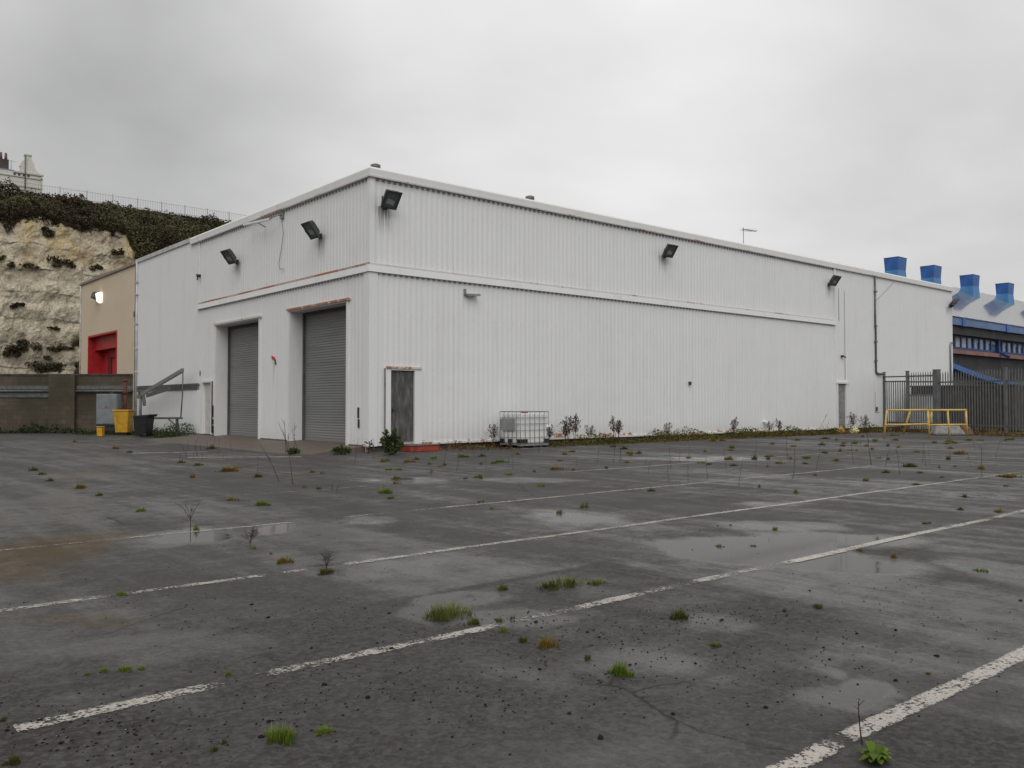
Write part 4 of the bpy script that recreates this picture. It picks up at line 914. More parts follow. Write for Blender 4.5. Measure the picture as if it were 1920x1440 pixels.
for u in pales:
    gate = u < ups[1]
    zt_ = 2.72 if gate else (2.98 if u < ups[2] else 2.95)
    mb = MB(); w_ = .036
    mb.hexa([FP(u - w_, .045, .12), FP(u - w_ * .4, .06, .12), FP(u + w_ * .4, .06, .12), FP(u + w_, .045, .12)], [FP(u - w_, .045, zt_ - .12), FP(u - w_ * .4, .06, zt_ - .12), FP(u + w_ * .4, .06, zt_ - .12), FP(u + w_, .045, zt_ - .12)])
    if not gate: mb.hexa([FP(u - w_, .045, zt_ - .12), FP(u - w_ * .4, .06, zt_ - .12), FP(u + w_ * .4, .06, zt_ - .12), FP(u + w_, .045, zt_ - .12)], [FP(u - .004, .05, zt_ + .03), FP(u - .003, .054, zt_ + .03), FP(u + .003, .054, zt_ + .03), FP(u + .004, .05, zt_ + .03)])
    mb.build('pale', fm, pf)
# dark store behind the fence
t = thing('steel_store', 'low dark brown steel store behind the palisade fence', 'container', (33.6, -3, 0))
mb = MB(); mb.box(33.2, 38.2, -5.55, -.5, .1, 2.30); mb.build('body', M['dark_brown'], t)
mb = MB()
y = -5.5
while y < -.6: mb.box(33.17, 33.2, y, y + .12, .15, 2.25); y += .26
mb.build('side_ribs', M['dark_brown'], t); mb = MB(); mb.box(33.14, 38.25, -5.6, -.45, 2.30, 2.38); mb.build('roof', simple('store_roof', (0.06, 0.055, 0.05), .6, 0, .3), t); mb = MB(); mb.box(33.12, 33.165, -3.2, -2.2, .2, 2.1); mb.build('door', simple('store_door', (0.055, 0.048, 0.045), .6, 0, .3), t)
t = thing('meter_cabinet', 'pale grey steel cabinet behind the gate end of the palisade fence', 'cabinet', (32.4, -1.0, 0))
mb = MB(); mb.box(32.0, 32.7, -1.95, -.75, .1, 1.85); mb.build('cabinet_body', simple('pale_cabinet', (0.40, 0.41, 0.41), .5, 0, .1), t, bevel=.02); mb = MB(); mb.box(31.98, 32.0, -1.33, -1.31, .15, 1.8); mb.build('door_seam', M['dark_gap'], t); mb = MB(); mb.box(31.97, 32.74, -1.99, -.71, 1.85, 1.90); mb.build('lid', M['galv'], t)
t = local('concrete_block', 'rounded pale concrete lump behind the yellow guard rail', 'concrete block', 1778, 816)
mb = MB(); mb.hexa([(-.75, -.3, 0), (.72, -.3, 0), (.8, .5, 0), (-.7, .5, 0)], [(-.55, -.12, .50), (.35, -.15, .55), (.55, .3, .42), (-.5, .3, .48)]); mb.build('block', M['concrete'], t, bevel=.12)
mb = MB(); mb.hexa([(.5, -.2, .0), (1.1, -.2, 0), (1.15, .3, 0), (.55, .3, 0)], [(.6, -.1, .45), (.95, -.1, .38), (1.0, .2, .36), (.65, .2, .42)]); mb.build('fragment', simple('rusty_rubble', (0.16, 0.09, 0.06), .9, 0, .3, 5), t, bevel=.06)
t = thing('crash_barrier', 'dark green low barrier rail beyond the palisade fence', 'barrier', (36, -7.0, 0))
bp = [G(1850, 806), G(1985, 806)]
mb = MB(); mb.bar(bp[0] + Vector((0, 0, .55)), bp[1] + Vector((0, 0, .55)), .08, .32); mb.build('rail', simple('dark_green_steel', (0.035, 0.05, 0.045), .5, 0, .2), t)
for f in (0.02, .35, .68, .98): p = bp[0].lerp(bp[1], f); mb = MB(); mb.box(p.x - .07, p.x + .07, p.y - .07, p.y + .07, 0, .42); mb.build('post', M['galv_dark'], t)
for (px, py, col, lab, w_) in ((1577, 805, (0.42, 0.22, 0.04), 'crumpled orange plastic bag at the foot of the narrow far door', .55), (1601, 806, (0.60, 0.56, 0.30), 'crumpled pale yellow bag beside the orange one', .6)):
    c = PY(px, 810, -.75); t = MB(); R_ = random.Random(px); nn = 9; rings = []
    for lv, (z, r) in enumerate(((0, 1), (.10, 1.05), (.22, .75), (.30, .25))):
        for j in range(nn):
            th = 2 * math.pi * j / nn; q_ = r * w_ / 2 * R_.uniform(.75, 1.2); t.v.append((c.x + math.cos(th) * q_, c.y + math.sin(th) * q_ * .7, z * R_.uniform(.8, 1.2)))
    for lv in range(3):
        for j in range(nn): a0 = lv * nn + j; a1 = lv * nn + (j + 1) % nn; t.f.append((a0, a1, a1 + nn, a0 + nn)); t.mi.append(0); t.sm.append(False)
    t.f.append(tuple(3 * nn + j for j in range(nn))); t.mi.append(0); t.sm.append(False)
    tag(t.build('plastic_bag', simple('bag_' + str(px), col, .4, 0, .3, 8)), lab, 'plastic bag')

# ================================================================== BLUE-TRIMMED BUILDING
BY = 3.0
bl = thing('blue_building', 'long building with grey sheet roof, blue window band and brown walls', 'building', (47, BY, 0))
X0, X1 = 41.0, 130.0
ZE, RY, ZR = 7.0, 11.0, 11.75
mb = MB(); mb.hexa([(X0, BY - .5, ZE), (X1, BY - .5, ZE), (X1, RY, ZR), (X0, RY, ZR)], [(X0, BY - .5, ZE + .12), (X1, BY - .5, ZE + .12), (X1, RY, ZR + .12), (X0, RY, ZR + .12)])
mb.hexa([(X0, RY, ZR), (X1, RY, ZR), (X1, RY + 8, ZE), (X0, RY + 8, ZE)], [(X0, RY, ZR + .12), (X1, RY, ZR + .12), (X1, RY + 8, ZE + .12), (X0, RY + 8, ZE + .12)])
mb.build('roof', M['roof'], bl)
mb = MB(); s_ = (ZR - ZE) / (RY - BY + .5)
for i in range(40): x = X0 + 1 + i * 1.2; mb.bar((x, BY - .5, ZE + .135), (x, RY, ZR + .135), .03, .012)
mb.build('roof_seams', M['roof'], bl)
mb = MB(); mb.box(X0, X1, BY - .62, BY - .5, ZE - .36, ZE + .10); mb.build('gutter', M['blue_grey'], bl)
mb = MB(); mb.box(X0, X1, BY - .64, BY - .45, ZE + .10, ZE + .20); mb.build('gutter_edge', M['navy'], bl)
for i in range(14): mb = MB(); x = 47.0 + i * 7.6; mb.box(x, x + .55, BY - .68, BY - .6, ZE - .40, ZE + .13); mb.build('gutter_joint', M['blue'], bl)
mb = MB(); mb.box(X0, X1, BY - .45, BY + .4, ZE - .95, ZE - .36); mb.box(X0, X1, BY + .3, RY + 8, .0, .4); mb.build('eaves_soffit', M['soffit'], bl)
# window band
mb = MB(); mb.box(X0, X1, BY - .02, BY + .02, 5.2, ZE - .95); wp = mb.build('window', M['pane'], bl)
mb = MB(); mb.box(X0, X1, BY - .10, BY - .03, 5.07, 5.25); mb.box(X0, X1, BY - .09, BY - .03, 6.0 - .06, 6.0)
x = 44.0; i = 0
while x < X1: mb.box(x, x + .20, BY - .10, BY - .03, 5.25, ZE - .95); x += 1.02
mb.build('frame', M['navy'], wp)
mb = MB(); x = 47.1; i = 0
while x < 110:
    if i % 5 in (0, 1, 3) or i < 2: mb.box(x + .22, x + .99, BY - .028, BY - .022, 5.28 if i < 2 else 5.72, 5.92 if i >= 2 else ZE - .98)
    x += 1.02; i += 1
mb.build('sky_panel', M['pale_sky'], wp)  # pale panels painting the bright sky that shows in the panes
x = 54.3
while x < X1: mb = MB(); mb.bar((x - 2.4, BY - .16, ZE - .5), (x, BY - .16, 5.95), .10); mb.bar((x + 2.4, BY - .16, ZE - .5), (x, BY - .16, 5.95), .10); mb.bar((x, BY - .16, 5.0), (x, BY - .16, ZE - .4), .22); mb.bar((x, BY - .2, 5.1), (x + .1, BY - .9, 4.75), .2); mb.build('bracing', M['navy'], bl); x += 6.2
mb = MB(); mb.box(X0, X1, BY - .30, BY + .1, 4.78, 5.05); mb.build('terracotta_band', M['terracotta'], bl)
mb = MB(); mb.box(X0, X1, BY - .05, BY + .3, 3.2, 4.78); mb.build('upper_wall', M['soffit'], bl)
mb = MB(); mb.box(X0, 55.5, BY - .02, BY + .28, 0, 3.2); mb.build('wall', M['brown_wall'], bl)
mb = MB(); mb.box(55.5, X1, BY - .06, BY + .28, 0, 2.2); mb.build('lower_wall', M['pink_brick'], bl, uv=lambda v: (v[0] + v[1], v[2])); mb = MB(); mb.box(55.5, X1, BY - .02, BY + .26, 2.2, 3.2); mb.build('middle_wall', M['brown_wall'], bl)
mb = MB(); n_ = 18
for i in range(n_):
    f0, f1 = i / n_, (i + 1) / n_; zz_ = lambda f: 4.22 - 1.45 * (1 - (1 - f) ** 2.0); x0, x1 = 45.0 + 18 * f0, 45.0 + 18 * f1
    mb.hexa([(x0, BY - .55, zz_(f0) - .34), (x1, BY - .55, zz_(f1) - .34), (x1, BY - .1, zz_(f1) - .34), (x0, BY - .1, zz_(f0) - .34)], [(x0, BY - .55, zz_(f0)), (x1, BY - .55, zz_(f1)), (x1, BY - .1, zz_(f1)), (x0, BY - .1, zz_(f0))])
mb.box(63, X1, BY - .55, BY - .1, 2.77 - .34, 2.77)
mb.build('curved_fascia', M['blue'], bl)
mb = MB(); mb.hexa([(45, BY - .54, 3.2), (63, BY - .54, 2.78), (63, BY - .06, 2.78), (45, BY - .06, 3.2)], [(45, BY - .54, 4.4), (63, BY - .54, 4.4), (63, BY - .06, 4.4), (45, BY - .06, 4.4)])
# roof cowls
labs = ['blue box cowl nearest the camera, first in the row above the shed roof', 'blue box cowl second in the row, showing just above the shed roof', 'blue box cowl third in the row, first one standing clear on the grey roof', 'blue box cowl fourth in the row on the grey roof', 'blue box cowl fifth in the row at the picture edge']
cws = [(1657, 486), (1725, 499), (1799, 515), (1866, 529), (1934, 543)]
cow = None
CY = 9.6
for i, (px, py) in enumerate(cws):
    p = PY(px, py, CY + .57)
    if cow is None:
        cow = thing('roof_cowl', labs[0], 'roof cowl', (0, 0, 0), 0, 'blue roof cowls', worldspace=False)
        zr = lambda y: -1.60 + s_ * y          # roof line relative to the cowl top
        mb = MB(); mb.hexa([(.06, -.52, -.98), (1.34, -.52, -.98), (1.34, .52, -.98), (.06, .52, -.98)], [(0, -.57, 0), (1.42, -.57, 0), (1.42, .57, 0), (0, .57, 0)]); mb.build('hood', M['blue'], cow)
        mb = MB(); mb.hexa([(0, -.58, zr(-.58)), (1.42, -.58, zr(-.58)), (1.42, .57, zr(.57)), (0, .57, zr(.57))], [(.06, -.52, -.98), (1.34, -.52, -.98), (1.34, .52, -.98), (.06, .52, -.98)]); mb.build('skirt', M['blue_light'], cow)
        mb = MB(); mb.box(-.015, 1.435, -.585, .585, 0, .035); mb.build('lid', M['navy'], cow)
        o = cow
    else:
        o = dup(cow); o['label'] = labs[i]
    o.location = (p.x, CY, ZE + .12 + s_ * (CY - BY + .5) + 1.60)

# ================================================================== CLIFF
def chalk():
    m, t, b = mat('weathered_chalk'); n = N(t); p = n.pos(); z = n.xyz(p)[2]
    g = n.noise(p, .16, 6, .65); g2 = n.noise(p, .7, 6, .7); g3 = n.noise(n.pos((1.2, 1.2, .8)), 2.2, 6, .75); g4 = n.noise(n.pos((1, 1, .25), (9, 2, 4)), .5, 5, .65)
    c = n.mix(n.ramp(g2, .3, .7), (0.50, 0.43, 0.315), (0.72, 0.65, 0.515))
    up = n.ramp(n.m('ADD', z, n.m('MULTIPLY', n.m('SUBTRACT', g, .5), 16)), 13.5, 19.5)
    c = n.mix(n.m('MULTIPLY', n.m('MULTIPLY', up, n.ramp(g4, .38, .62)), .75), c, (0.56, 0.42, 0.19))
    low = n.m('SUBTRACT', 1.0, n.ramp(n.m('ADD', z, n.m('MULTIPLY', g, 9)), 9.5, 15))
    c = n.mix(n.m('MULTIPLY', low, n.m('MULTIPLY', n.ramp(g4, .35, .65), .8)), c, (0.21, 0.175, 0.135))
    c = n.mix(n.m('MULTIPLY', n.ramp(g3, .48, .66), .5), c, (0.19, 0.165, 0.125))
    vor = n.new('ShaderNodeTexVoronoi', feature='DISTANCE_TO_EDGE'); n.plug(vor.inputs['Vector'], n.pos((1.0, 1.0, .8))); vor.inputs['Scale'].default_value = 1.5
    c = n.mix(n.m('MULTIPLY', n.m('SUBTRACT', 1.0, n.ramp(vor.outputs[0], .0, .07)), .35), c, (0.17, 0.145, 0.105))
    zw = n.m('ADD', z, n.m('ADD', n.m('MULTIPLY', g, 2.2), n.m('MULTIPLY', n.xyz(p)[0], 0.05)))
    bd = n.m('SUBTRACT', 1.0, n.ramp(n.m('ABSOLUTE', n.m('SUBTRACT', n.m('FRACT', n.m('DIVIDE', zw, 2.7)), 0.5)), 0.015, 0.06))
    c = n.mix(n.m('MULTIPLY', n.m('MULTIPLY', bd, n.ramp(g2, .40, .58)), .8), c, (0.10, 0.085, 0.062))
    sp = n.noise(n.pos((1, 1, .7)), 4.5, 4, .75)
    c = n.mix(n.m('MULTIPLY', n.ramp(sp, .55, .68), .45), c, (0.22, 0.185, 0.135))
    n.plug(b.inputs['Base Color'], c); b.inputs['Roughness'].default_value = .95; b.inputs['Specular IOR Level'].default_value = .1
    n.plug(b.inputs['Normal'], n.bump(n.m('ADD', g3, n.m('MULTIPLY', vor.outputs[0], .35)), .9, .35))
    return m
topk = [(-90, 22.0), (4.87, 22.0), (5.6, 21.2), (6.4, 21.7), (7.9, 22.0), (9.5, 22.1), (12.2, 21.7), (15, 21.8), (17.7, 21.6), (18.3, 20.3), (18.9, 19.2), (19.3, 17.6), (20.6, 18.4), (21.6, 19.9), (22.3, 20.7), (23.4, 20.6), (26, 20.5), (40, 20), (140, 19)]
def face_top(x): return np.interp(x, [k[0] for k in topk], [k[1] for k in topk]) + .5 * (fbm(np.asarray(x) * 1.1, np.asarray(x) * 0 + 3, 3) - .5) * 2
CYF = 84.0
cxs = np.concatenate([np.arange(-90, -8, 1.2), np.arange(-8, 48, .28), np.arange(48, 150, 1.5)])
tt = np.linspace(0, 1, 82)
def cliff_pos(X, T):
    zt = face_top(X); Z = T * zt
    D = 3.2 * (fbm(X * .12, Z * .07, 4) - .5) + 1.0 * (fbm(X * .6 + 7, Z * .35, 5) - .5) + .65 * (fbm(X * 1.9, Z * 1.3 + 3, 3) - .5) + .45 * np.abs(((Z * .42 + .3 * fbm(X * .2, Z * .2, 2)) % 1) - .5)
    Y = CYF - D + (T - 1) * 2.0 - 4.0 * np.clip(.25 - T, 0, 1) ** 1.2 * 3
    return np.stack([X, Y, Z], -1)
cl_ = grid_obj('chalk_cliff', cxs, tt, None, [chalk()], pos=cliff_pos, smooth=False); cl_['kind'] = 'structure'; cl_['label'] = 'weathered cream chalk cliff face'
def scrub_ground():
    m, t, b = mat('dark_scrub_soil'); n = N(t); g = n.noise(n.pos(), .8, 6, .7)
    n.plug(b.inputs['Base Color'], n.mix(g, (0.022, 0.017, 0.010), (0.045, 0.038, 0.018))); b.inputs['Roughness'].default_value = 1; b.inputs['Specular IOR Level'].default_value = .1; return m
ss = np.linspace(0, 1, 26)
def slope_z(X, S):
    zt = face_top(X) - .15; zr = 26.0 + 0 * X
    return zt + (zr - zt) * S ** .85
def slope_pos(X, S):
    Z = slope_z(X, S) + 1.0 * (fbm(X * .5, S * 4, 4) - .5) * np.sin(np.clip(S, 0, 1) * math.pi)
    base = cliff_pos(X, np.ones_like(X))[..., 1]
    return np.stack([X, base + (92.5 - base) * S, Z], -1)
so_ = grid_obj('cliff_top_slope', cxs, ss, None, [scrub_ground()], pos=slope_pos); so_['kind'] = 'structure'; so_['label'] = 'dark scrubby slope at the top of the cliff'
tp = grid_obj('clifftop_ground', np.array([-90., 0, 60, 150]), np.array([92.4, 110, 160, 260]), lambda X, Y: X * 0 + 26.0, [scrub_ground()]); tp['kind'] = 'structure'; tp['label'] = 'flat ground on top of the cliff'
def leafmat(name, cols, trans=.0):
    m, t, b = mat(name); n = N(t); a = n.attr('tint').outputs['Fac']
    r = n.new('ShaderNodeValToRGB'); n.plug(r.inputs[0], a); e = r.color_ramp.elements
    while len(e) < len(cols): e.new(.5)
    for i, c in enumerate(cols): e[i].position = i / (len(cols) - 1); e[i].color = c + (1,)
    n.plug(b.inputs['Base Color'], r.outputs[0]); b.inputs['Roughness'].default_value = .6; b.inputs['Specular IOR Level'].default_value = .2
    if trans:
        tl_ = n.new('ShaderNodeBsdfTranslucent'); n.plug(tl_.inputs[0], r.outputs[0]); ms = n.new('ShaderNodeMixShader'); ms.inputs[0].default_value = trans
        t.links.new(b.outputs[0], ms.inputs[1]); t.links.new(tl_.outputs[0], ms.inputs[2]); t.links.new(ms.outputs[0], t.nodes['Material Output'].inputs[0])
    return m
M['scrub'] = leafmat('scrub_leaves', [(0.034, 0.022, 0.014), (0.062, 0.041, 0.022), (0.056, 0.056, 0.026), (0.085, 0.082, 0.036), (0.125, 0.108, 0.050)])
def cards(P, size, tint, squash=1.0, seed=0):
    """random small leaf quads at points P"""
    g = np.random.default_rng(seed); k = len(P)
    a = g.normal(size=(k, 3)); a /= np.linalg.norm(a, axis=1, keepdims=True); b = g.normal(size=(k, 3)); b -= a * (a * b).sum(1, keepdims=True); b /= np.linalg.norm(b, axis=1, keepdims=True)
    s_ = (size * g.uniform(.6, 1.4, k))[:, None]
    V = np.stack([P - a * s_ * .5 - b * s_ * .15, P + b * s_ * .38, P + a * s_ * .5 + b * s_ * .12, P - b * s_ * .38], 1).reshape(-1, 3)
    Fc = np.arange(4 * k).reshape(-1, 4); return V, Fc, np.repeat(tint, 4)
def card_obj(name, P, size, tint, matl, parent=None, seed=0):
    V, Fc, T = cards(P, size, tint, seed=seed); me = bpy.data.meshes.new(name)
    off = ORG.get(parent, Vector((0, 0, 0))) if parent is not None else Vector((0, 0, 0))
    V = V - np.array(off); me.from_pydata(V.tolist(), [], Fc.tolist()); me.materials.append(matl)
    at = me.attributes.new('tint', 'FLOAT', 'POINT'); at.data.foreach_set('value', T.astype(np.float32)); me.update()
    o = bpy.data.objects.new(name, me); COL.objects.link(o)
    if parent is not None: o.parent = parent
    return o
g = np.random.default_rng(3); k = 85000
X = np.concatenate([g.uniform(-12, 48, k), g.uniform(-80, -12, 9000)]); S = g.uniform(-.03, 1.02, len(X)); 
clump = fbm(X * .55, S * 5.5, 3)
P = slope_pos(X, np.clip(S, 0, 1)); P[:, 2] += np.where(S < 0, S * 18, 0) + g.uniform(0, 1, len(X)) ** 1.5 * (.3 + 1.9 * np.clip(clump - .42, 0, 1) * 2.0); P[:, 1] -= .25
tint = np.clip(.12 + 2.2 * (fbm(X * .30 + 3, S * 3.6, 4) - .38) + g.normal(0, .10, len(X)) + .10 * (S - .5), 0, 1)
o = card_obj('scrub', P, .235, tint, M['scrub'], seed=4); o['kind'] = 'stuff'; o['label'] = 'dark green and brown scrub covering the cliff top'; o['category'] = 'scrub'
# fringe hanging over the edge
X = g.uniform(-8, 30, 11000); zt = face_top(X); hang = (fbm(X * .7, X * 0, 3) ** 2) * 2.0 + 3.2 * np.exp(-((X - 19.6) / 1.0) ** 2) + .9 * np.exp(-((X - 5.8) / .8) ** 2)
Zs = zt + .2 - g.uniform(0, 1, len(X)) ** 1.6 * hang; Y_ = cliff_pos(X, np.clip(Zs / zt, 0, 1))[:, 1]
o = card_obj('hanging_scrub', np.stack([X, Y_ - .2, Zs], -1), .22, np.clip(g.normal(.22, .15, len(X)), 0, 1), M['scrub'], seed=5); o['kind'] = 'stuff'; o['label'] = 'brown scrub trailing over the cliff edge'; o['category'] = 'scrub'
# single shrubs growing on the face
shr = [(90, 428, 15, 13, 'round dark shrub high on the cliff face under the scrub edge'), (118, 490, 22, 11, 'wide dark shrub on a ledge midway up the cliff'), (55, 496, 16, 6, 'flat dark shrub left of the wide ledge shrub'), (20, 495, 7, 6, 'tiny dark shrub on the cliff near the picture edge'), (186, 498, 12, 8, 'small dark shrub right of the wide ledge shrub'), (222, 470, 12, 9, 'triangular dark shrub below the hanging scrub'), (52, 645, 17, 16, 'largest dark bush low on the cliff above the block wall'), (25, 655, 16, 15, 'brownish bush beside the largest low bush'), (112, 650, 22, 9, 'straggling dark bush low on the cliff beside the beige building'), (143, 640, 9, 12, 'narrow dark bush touching the beige building corner'), (85, 690, 36, 12, 'broad dark bush just above the block wall coping'), (30, 570, 14, 7, 'rusty brown shrub midway down the cliff'), (100, 615, 9, 5, 'small dark shrub above the straggling bush'), (3, 482, 6, 6, 'small shrub at the left edge of the cliff view'), (90, 671, 9, 5, 'small dark tuft between the low cliff bushes'), (143, 690, 8, 16, 'dark bush in the gap between cliff and beige building')]
for i, (px, py, a, h, lab) in enumerate(shr):
    c = PY(px, py, CYF - 1.2); zt = float(face_top(c.x)); c.y = float(cliff_pos(np.array([c.x]), np.array([c.z / zt]))[0, 1]) - .3; kk = depth(c) / FPX; k = int(60 + a * h * 2.2)
    nb = 5; bc = g.uniform(-.75, .75, (nb, 2)); br = g.uniform(.22, .62, nb); which = g.integers(0, nb, k)
    dvec = g.normal(size=(k, 3)); dvec /= np.linalg.norm(dvec, axis=1, keepdims=True); dvec *= (g.uniform(.05, 1, k) ** .6 * br[which])[:, None]
    dvec[:, 0] += bc[which, 0]; dvec[:, 2] += bc[which, 1] * .7 - .15 * np.abs(bc[which, 0])
    Pp = np.array([c.x, c.y, c.z]) + dvec * np.array([a * kk * 1.15, .8, h * kk * 1.15])
    t = thing('cliff_shrub', lab, 'shrub', (c.x, c.y + .4, c.z - h * kk * .8), 0, 'shrubs growing on the cliff face')
    card_obj('foliage', Pp, .24, np.clip(g.normal(.48 if i not in (7, 11) else .15, .2, k), 0, 1), M['scrub'], t, seed=50 + i)
    mb = MB(); b0 = Vector((c.x, c.y + .6, c.z - h * kk * .9)); 
    for q_ in range(3): mb.tube([b0, Vector((c.x + (q_ - 1) * a * kk * .4, c.y, c.z + h * kk * .2))], [.06, .02], 5)
    mb.build('stem', M['rust_pole'], t)
# railing along the cliff top
rl = thing('clifftop_railing', 'thin metal railing along the cliff top beside the white house', 'railing', (12, 92.6, 26.0))
mb = MB(); mb.bar((-20, 92.6, 27.55), (60, 92.6, 27.55), .03); mb.bar((-20, 92.6, 26.5), (60, 92.6, 26.5), .05); mb.build('rail', M['rail_dark'], rl)
mb = MB(); x = -20
while x < 60: mb.box(x, x + .018, 92.58, 92.62, 26.2, 27.62); x += .30
mb.build('pickets', M['rail_dark'], rl)
x = 12.6
for i in range(12): mb = MB(); mb.box(x + i * 3.0, x + i * 3.0 + .06, 92.57, 92.63, 25.8, 27.75); mb.build('post', M['rail_dark'], rl)
# house on the cliff
HY = 100.0; hs_ = thing('cliff_house', 'white stucco house with a stepped gable on the cliff top', 'house', (9, HY, 26.0))
mb = MB(); mb.box(-14, 12.2, HY, HY + 9, 25.5, 30.45); mb.build('wall', M['house'], hs_)
mb = MB(); mb.hexa([(-14, HY + .3, 30.45), (9.3, HY + .3, 30.45), (9.3, HY + 8.7, 30.45), (-14, HY + 8.7, 30.45)], [(-14, HY + .5, 30.95), (9.2, HY + .5, 30.75), (9.2, HY + 8, 30.75), (-14, HY + 8, 30.95)]); mb.build('roof', M['slate'], hs_)
gp = [(9.75, 30.45), (9.8, 31.2), (9.7, 31.3), (9.95, 31.9), (10.25, 32.2), (10.3, 32.75), (10.95, 32.75), (11.0, 32.3), (11.3, 31.8), (11.32, 31.3), (11.7, 30.8), (12.2, 30.45)]
mb = MB(); mb.hexa([(x, HY - .05, z) for x, z in gp], [(x, HY + .6, z) for x, z in gp]); mb.build('gable', M['house'], hs_)
mb = MB(); mb.box(10.22, 11.02, HY - .12, HY + .7, 32.7, 32.86); mb.box(9.1, 12.35, HY - .15, HY + .1, 30.35, 30.55); mb.box(-14, 12.3, HY - .10, HY, 29.85, 29.98); mb.box(-14, 12.3, HY - .12, HY, 28.7, 28.85); mb.box(12.05, 12.25, HY - .1, HY + 9, 25.5, 30.4); mb.build('cornice', M['house_trim'], hs_)
for i in range(4): mb = MB(); x = 9.0 + i * .52; mb.box(x, x + .24, HY - .02, HY + .02, 29.95, 30.35); mb.build('window', M['win_dark'], hs_)
mb = MB(); mb.box(9.0, 10.7, HY - .18, HY, 28.25, 28.5); mb.build('balcony', M['house_trim'], hs_)
mb = MB(); mb.tube([(10.28, HY - .15, 28.3), (10.28, HY - .15, 32.7)], .07, 6); mb.build('drainpipe', M['galv_dark'], hs_)
mb = MB(); mb.box(6.4, 8.75, HY + 1.5, HY + 2.5, 30.5, 32.2); ch = mb.build('chimney', M['chimney'], hs_)
for i in range(4): mb = MB(); x = 6.85 + i * .55; mb.tube([(x, HY + 2, 32.2), (x, HY + 2, 33.1)], [.18, .14], 8); mb.build('chimney_pot', M['chimney_pot'], ch)
mb = MB(); mb.tube([(9.1, HY + 2, 30.7), (9.1, HY + 2, 32.3)], .03, 5); mb.bar((8.9, HY + 2, 32.25), (9.7, HY + 2, 32.15), .03); mb.build('aerial', M['galv_dark'], hs_)

# ================================================================== PLANTS ON THE ASPHALT
M['green'] = leafmat('grass_green', [(0.045, 0.075, 0.010), (0.105, 0.165, 0.016), (0.18, 0.235, 0.025), (0.25, 0.28, 0.05)], .25)
M['olive'] = leafmat('grass_olive', [(0.040, 0.043, 0.011), (0.095, 0.105, 0.022), (0.17, 0.17, 0.04)], .2)
M['straw'] = leafmat('grass_straw', [(0.10, 0.040, 0.014), (0.18, 0.115, 0.022), (0.21, 0.18, 0.03), (0.15, 0.17, 0.025)], .2)
M['pale'] = leafmat('grass_pale', [(0.08, 0.095, 0.025), (0.15, 0.17, 0.045), (0.21, 0.22, 0.075)], .25)
M['dead'] = leafmat('dead_stalk', [(0.024, 0.016, 0.012), (0.06, 0.036, 0.028), (0.13, 0.075, 0.055)])
M['weed'] = leafmat('broad_leaf', [(0.028, 0.042, 0.016), (0.05, 0.075, 0.025), (0.085, 0.11, 0.035)], .2)
def grass_mesh(name, matl, seed, blades, spread, hgt, lean=.6, width=.006):
    R_ = random.Random(seed); V, Fc, T = [], [], []
    cen = [(R_.uniform(-.62, .62) * spread, R_.uniform(-.62, .62) * spread, R_.uniform(.18, .5) * spread, R_.uniform(.55, 1.15)) for _ in range(5)] + [(0, 0, .45 * spread, 1.1)]
    for i in range(blades):
        cx0, cy0, cr, ch_ = R_.choice(cen); th = R_.random() * 6.283; r = math.sqrt(R_.random()) * cr; x0, y0 = cx0 + r * math.cos(th), cy0 + r * math.sin(th); r = min(r, spread)
        a = math.atan2(y0, x0 + 1e-6) + R_.gauss(0, .8); h_ = hgt * ch_ * R_.uniform(.35, 1.15) * (1 - .55 * min(1, math.hypot(x0, y0) / spread)); l_ = lean * h_ * R_.uniform(.2, 1.3) * (.5 + 1.0 * math.hypot(x0, y0) / spread); w_ = width * R_.uniform(.7, 1.4); sx, sy_ = -math.sin(a) * w_, math.cos(a) * w_
        tn = min(1, max(0, R_.gauss(.5, .22))); k = len(V)
        for t_ in (0, .4, .75, 1):
            bx_ = x0 + math.cos(a) * l_ * t_ ** 1.8; by_ = y0 + math.sin(a) * l_ * t_ ** 1.8; z_ = h_ * (t_ - .22 * t_ ** 3 * min(1, l_ / h_)); f_ = (1 - t_ * .9)
            V.append((bx_ - sx * f_, by_ - sy_ * f_, z_)); V.append((bx_ + sx * f_, by_ + sy_ * f_, z_)); T += [tn * (.55 + .45 * t_)] * 2
        for q_ in range(3): Fc.append((k + 2 * q_, k + 2 * q_ + 1, k + 2 * q_ + 3, k + 2 * q_ + 2))
    me = bpy.data.meshes.new(name); me.from_pydata(V, [], Fc); me.materials.append(matl)
    at = me.attributes.new('tint', 'FLOAT', 'POINT'); at.data.foreach_set('value', np.array(T, dtype=np.float32)); me.update(); return me
KM = {'g': 'green', 'o': 'olive', 's': 'straw', 'p': 'pale'}
GM = {(kk, v, d): grass_mesh('grass_tuft', M[KM[kk]], 100 + v * 7 + ord(kk), 300 if d else 110, 1.0, 1.0 if not d else .8, .6, .045 if not d else .028) for kk in KM for v in range(3) for d in (0, 1)}
TUFTG = 'grass tufts growing through the asphalt'
def tuft(px, py, wpx, hpx, kind, label, i=0, dense=0, rz=None):
    p = G(px, py); d = depth(p); o = bpy.data.objects.new('grass_tuft', GM[(kind, i % 3, dense)]); COL.objects.link(o)
    w_ = wpx * d / FPX / 2; h_ = hpx * d / FPX * .95
    p = p + F0 * (w_ * .35)
    o.location = (p.x, p.y, 0); o.scale = (w_ * 1.12, min(w_ * 1.12, h_ * 1.6 + w_ * .4), h_ * 1.12); o.rotation_euler = (0, 0, ROT_CAM + (0 if rz is None else rz))
    return tag(o, label, 'grass tuft', TUFTG)
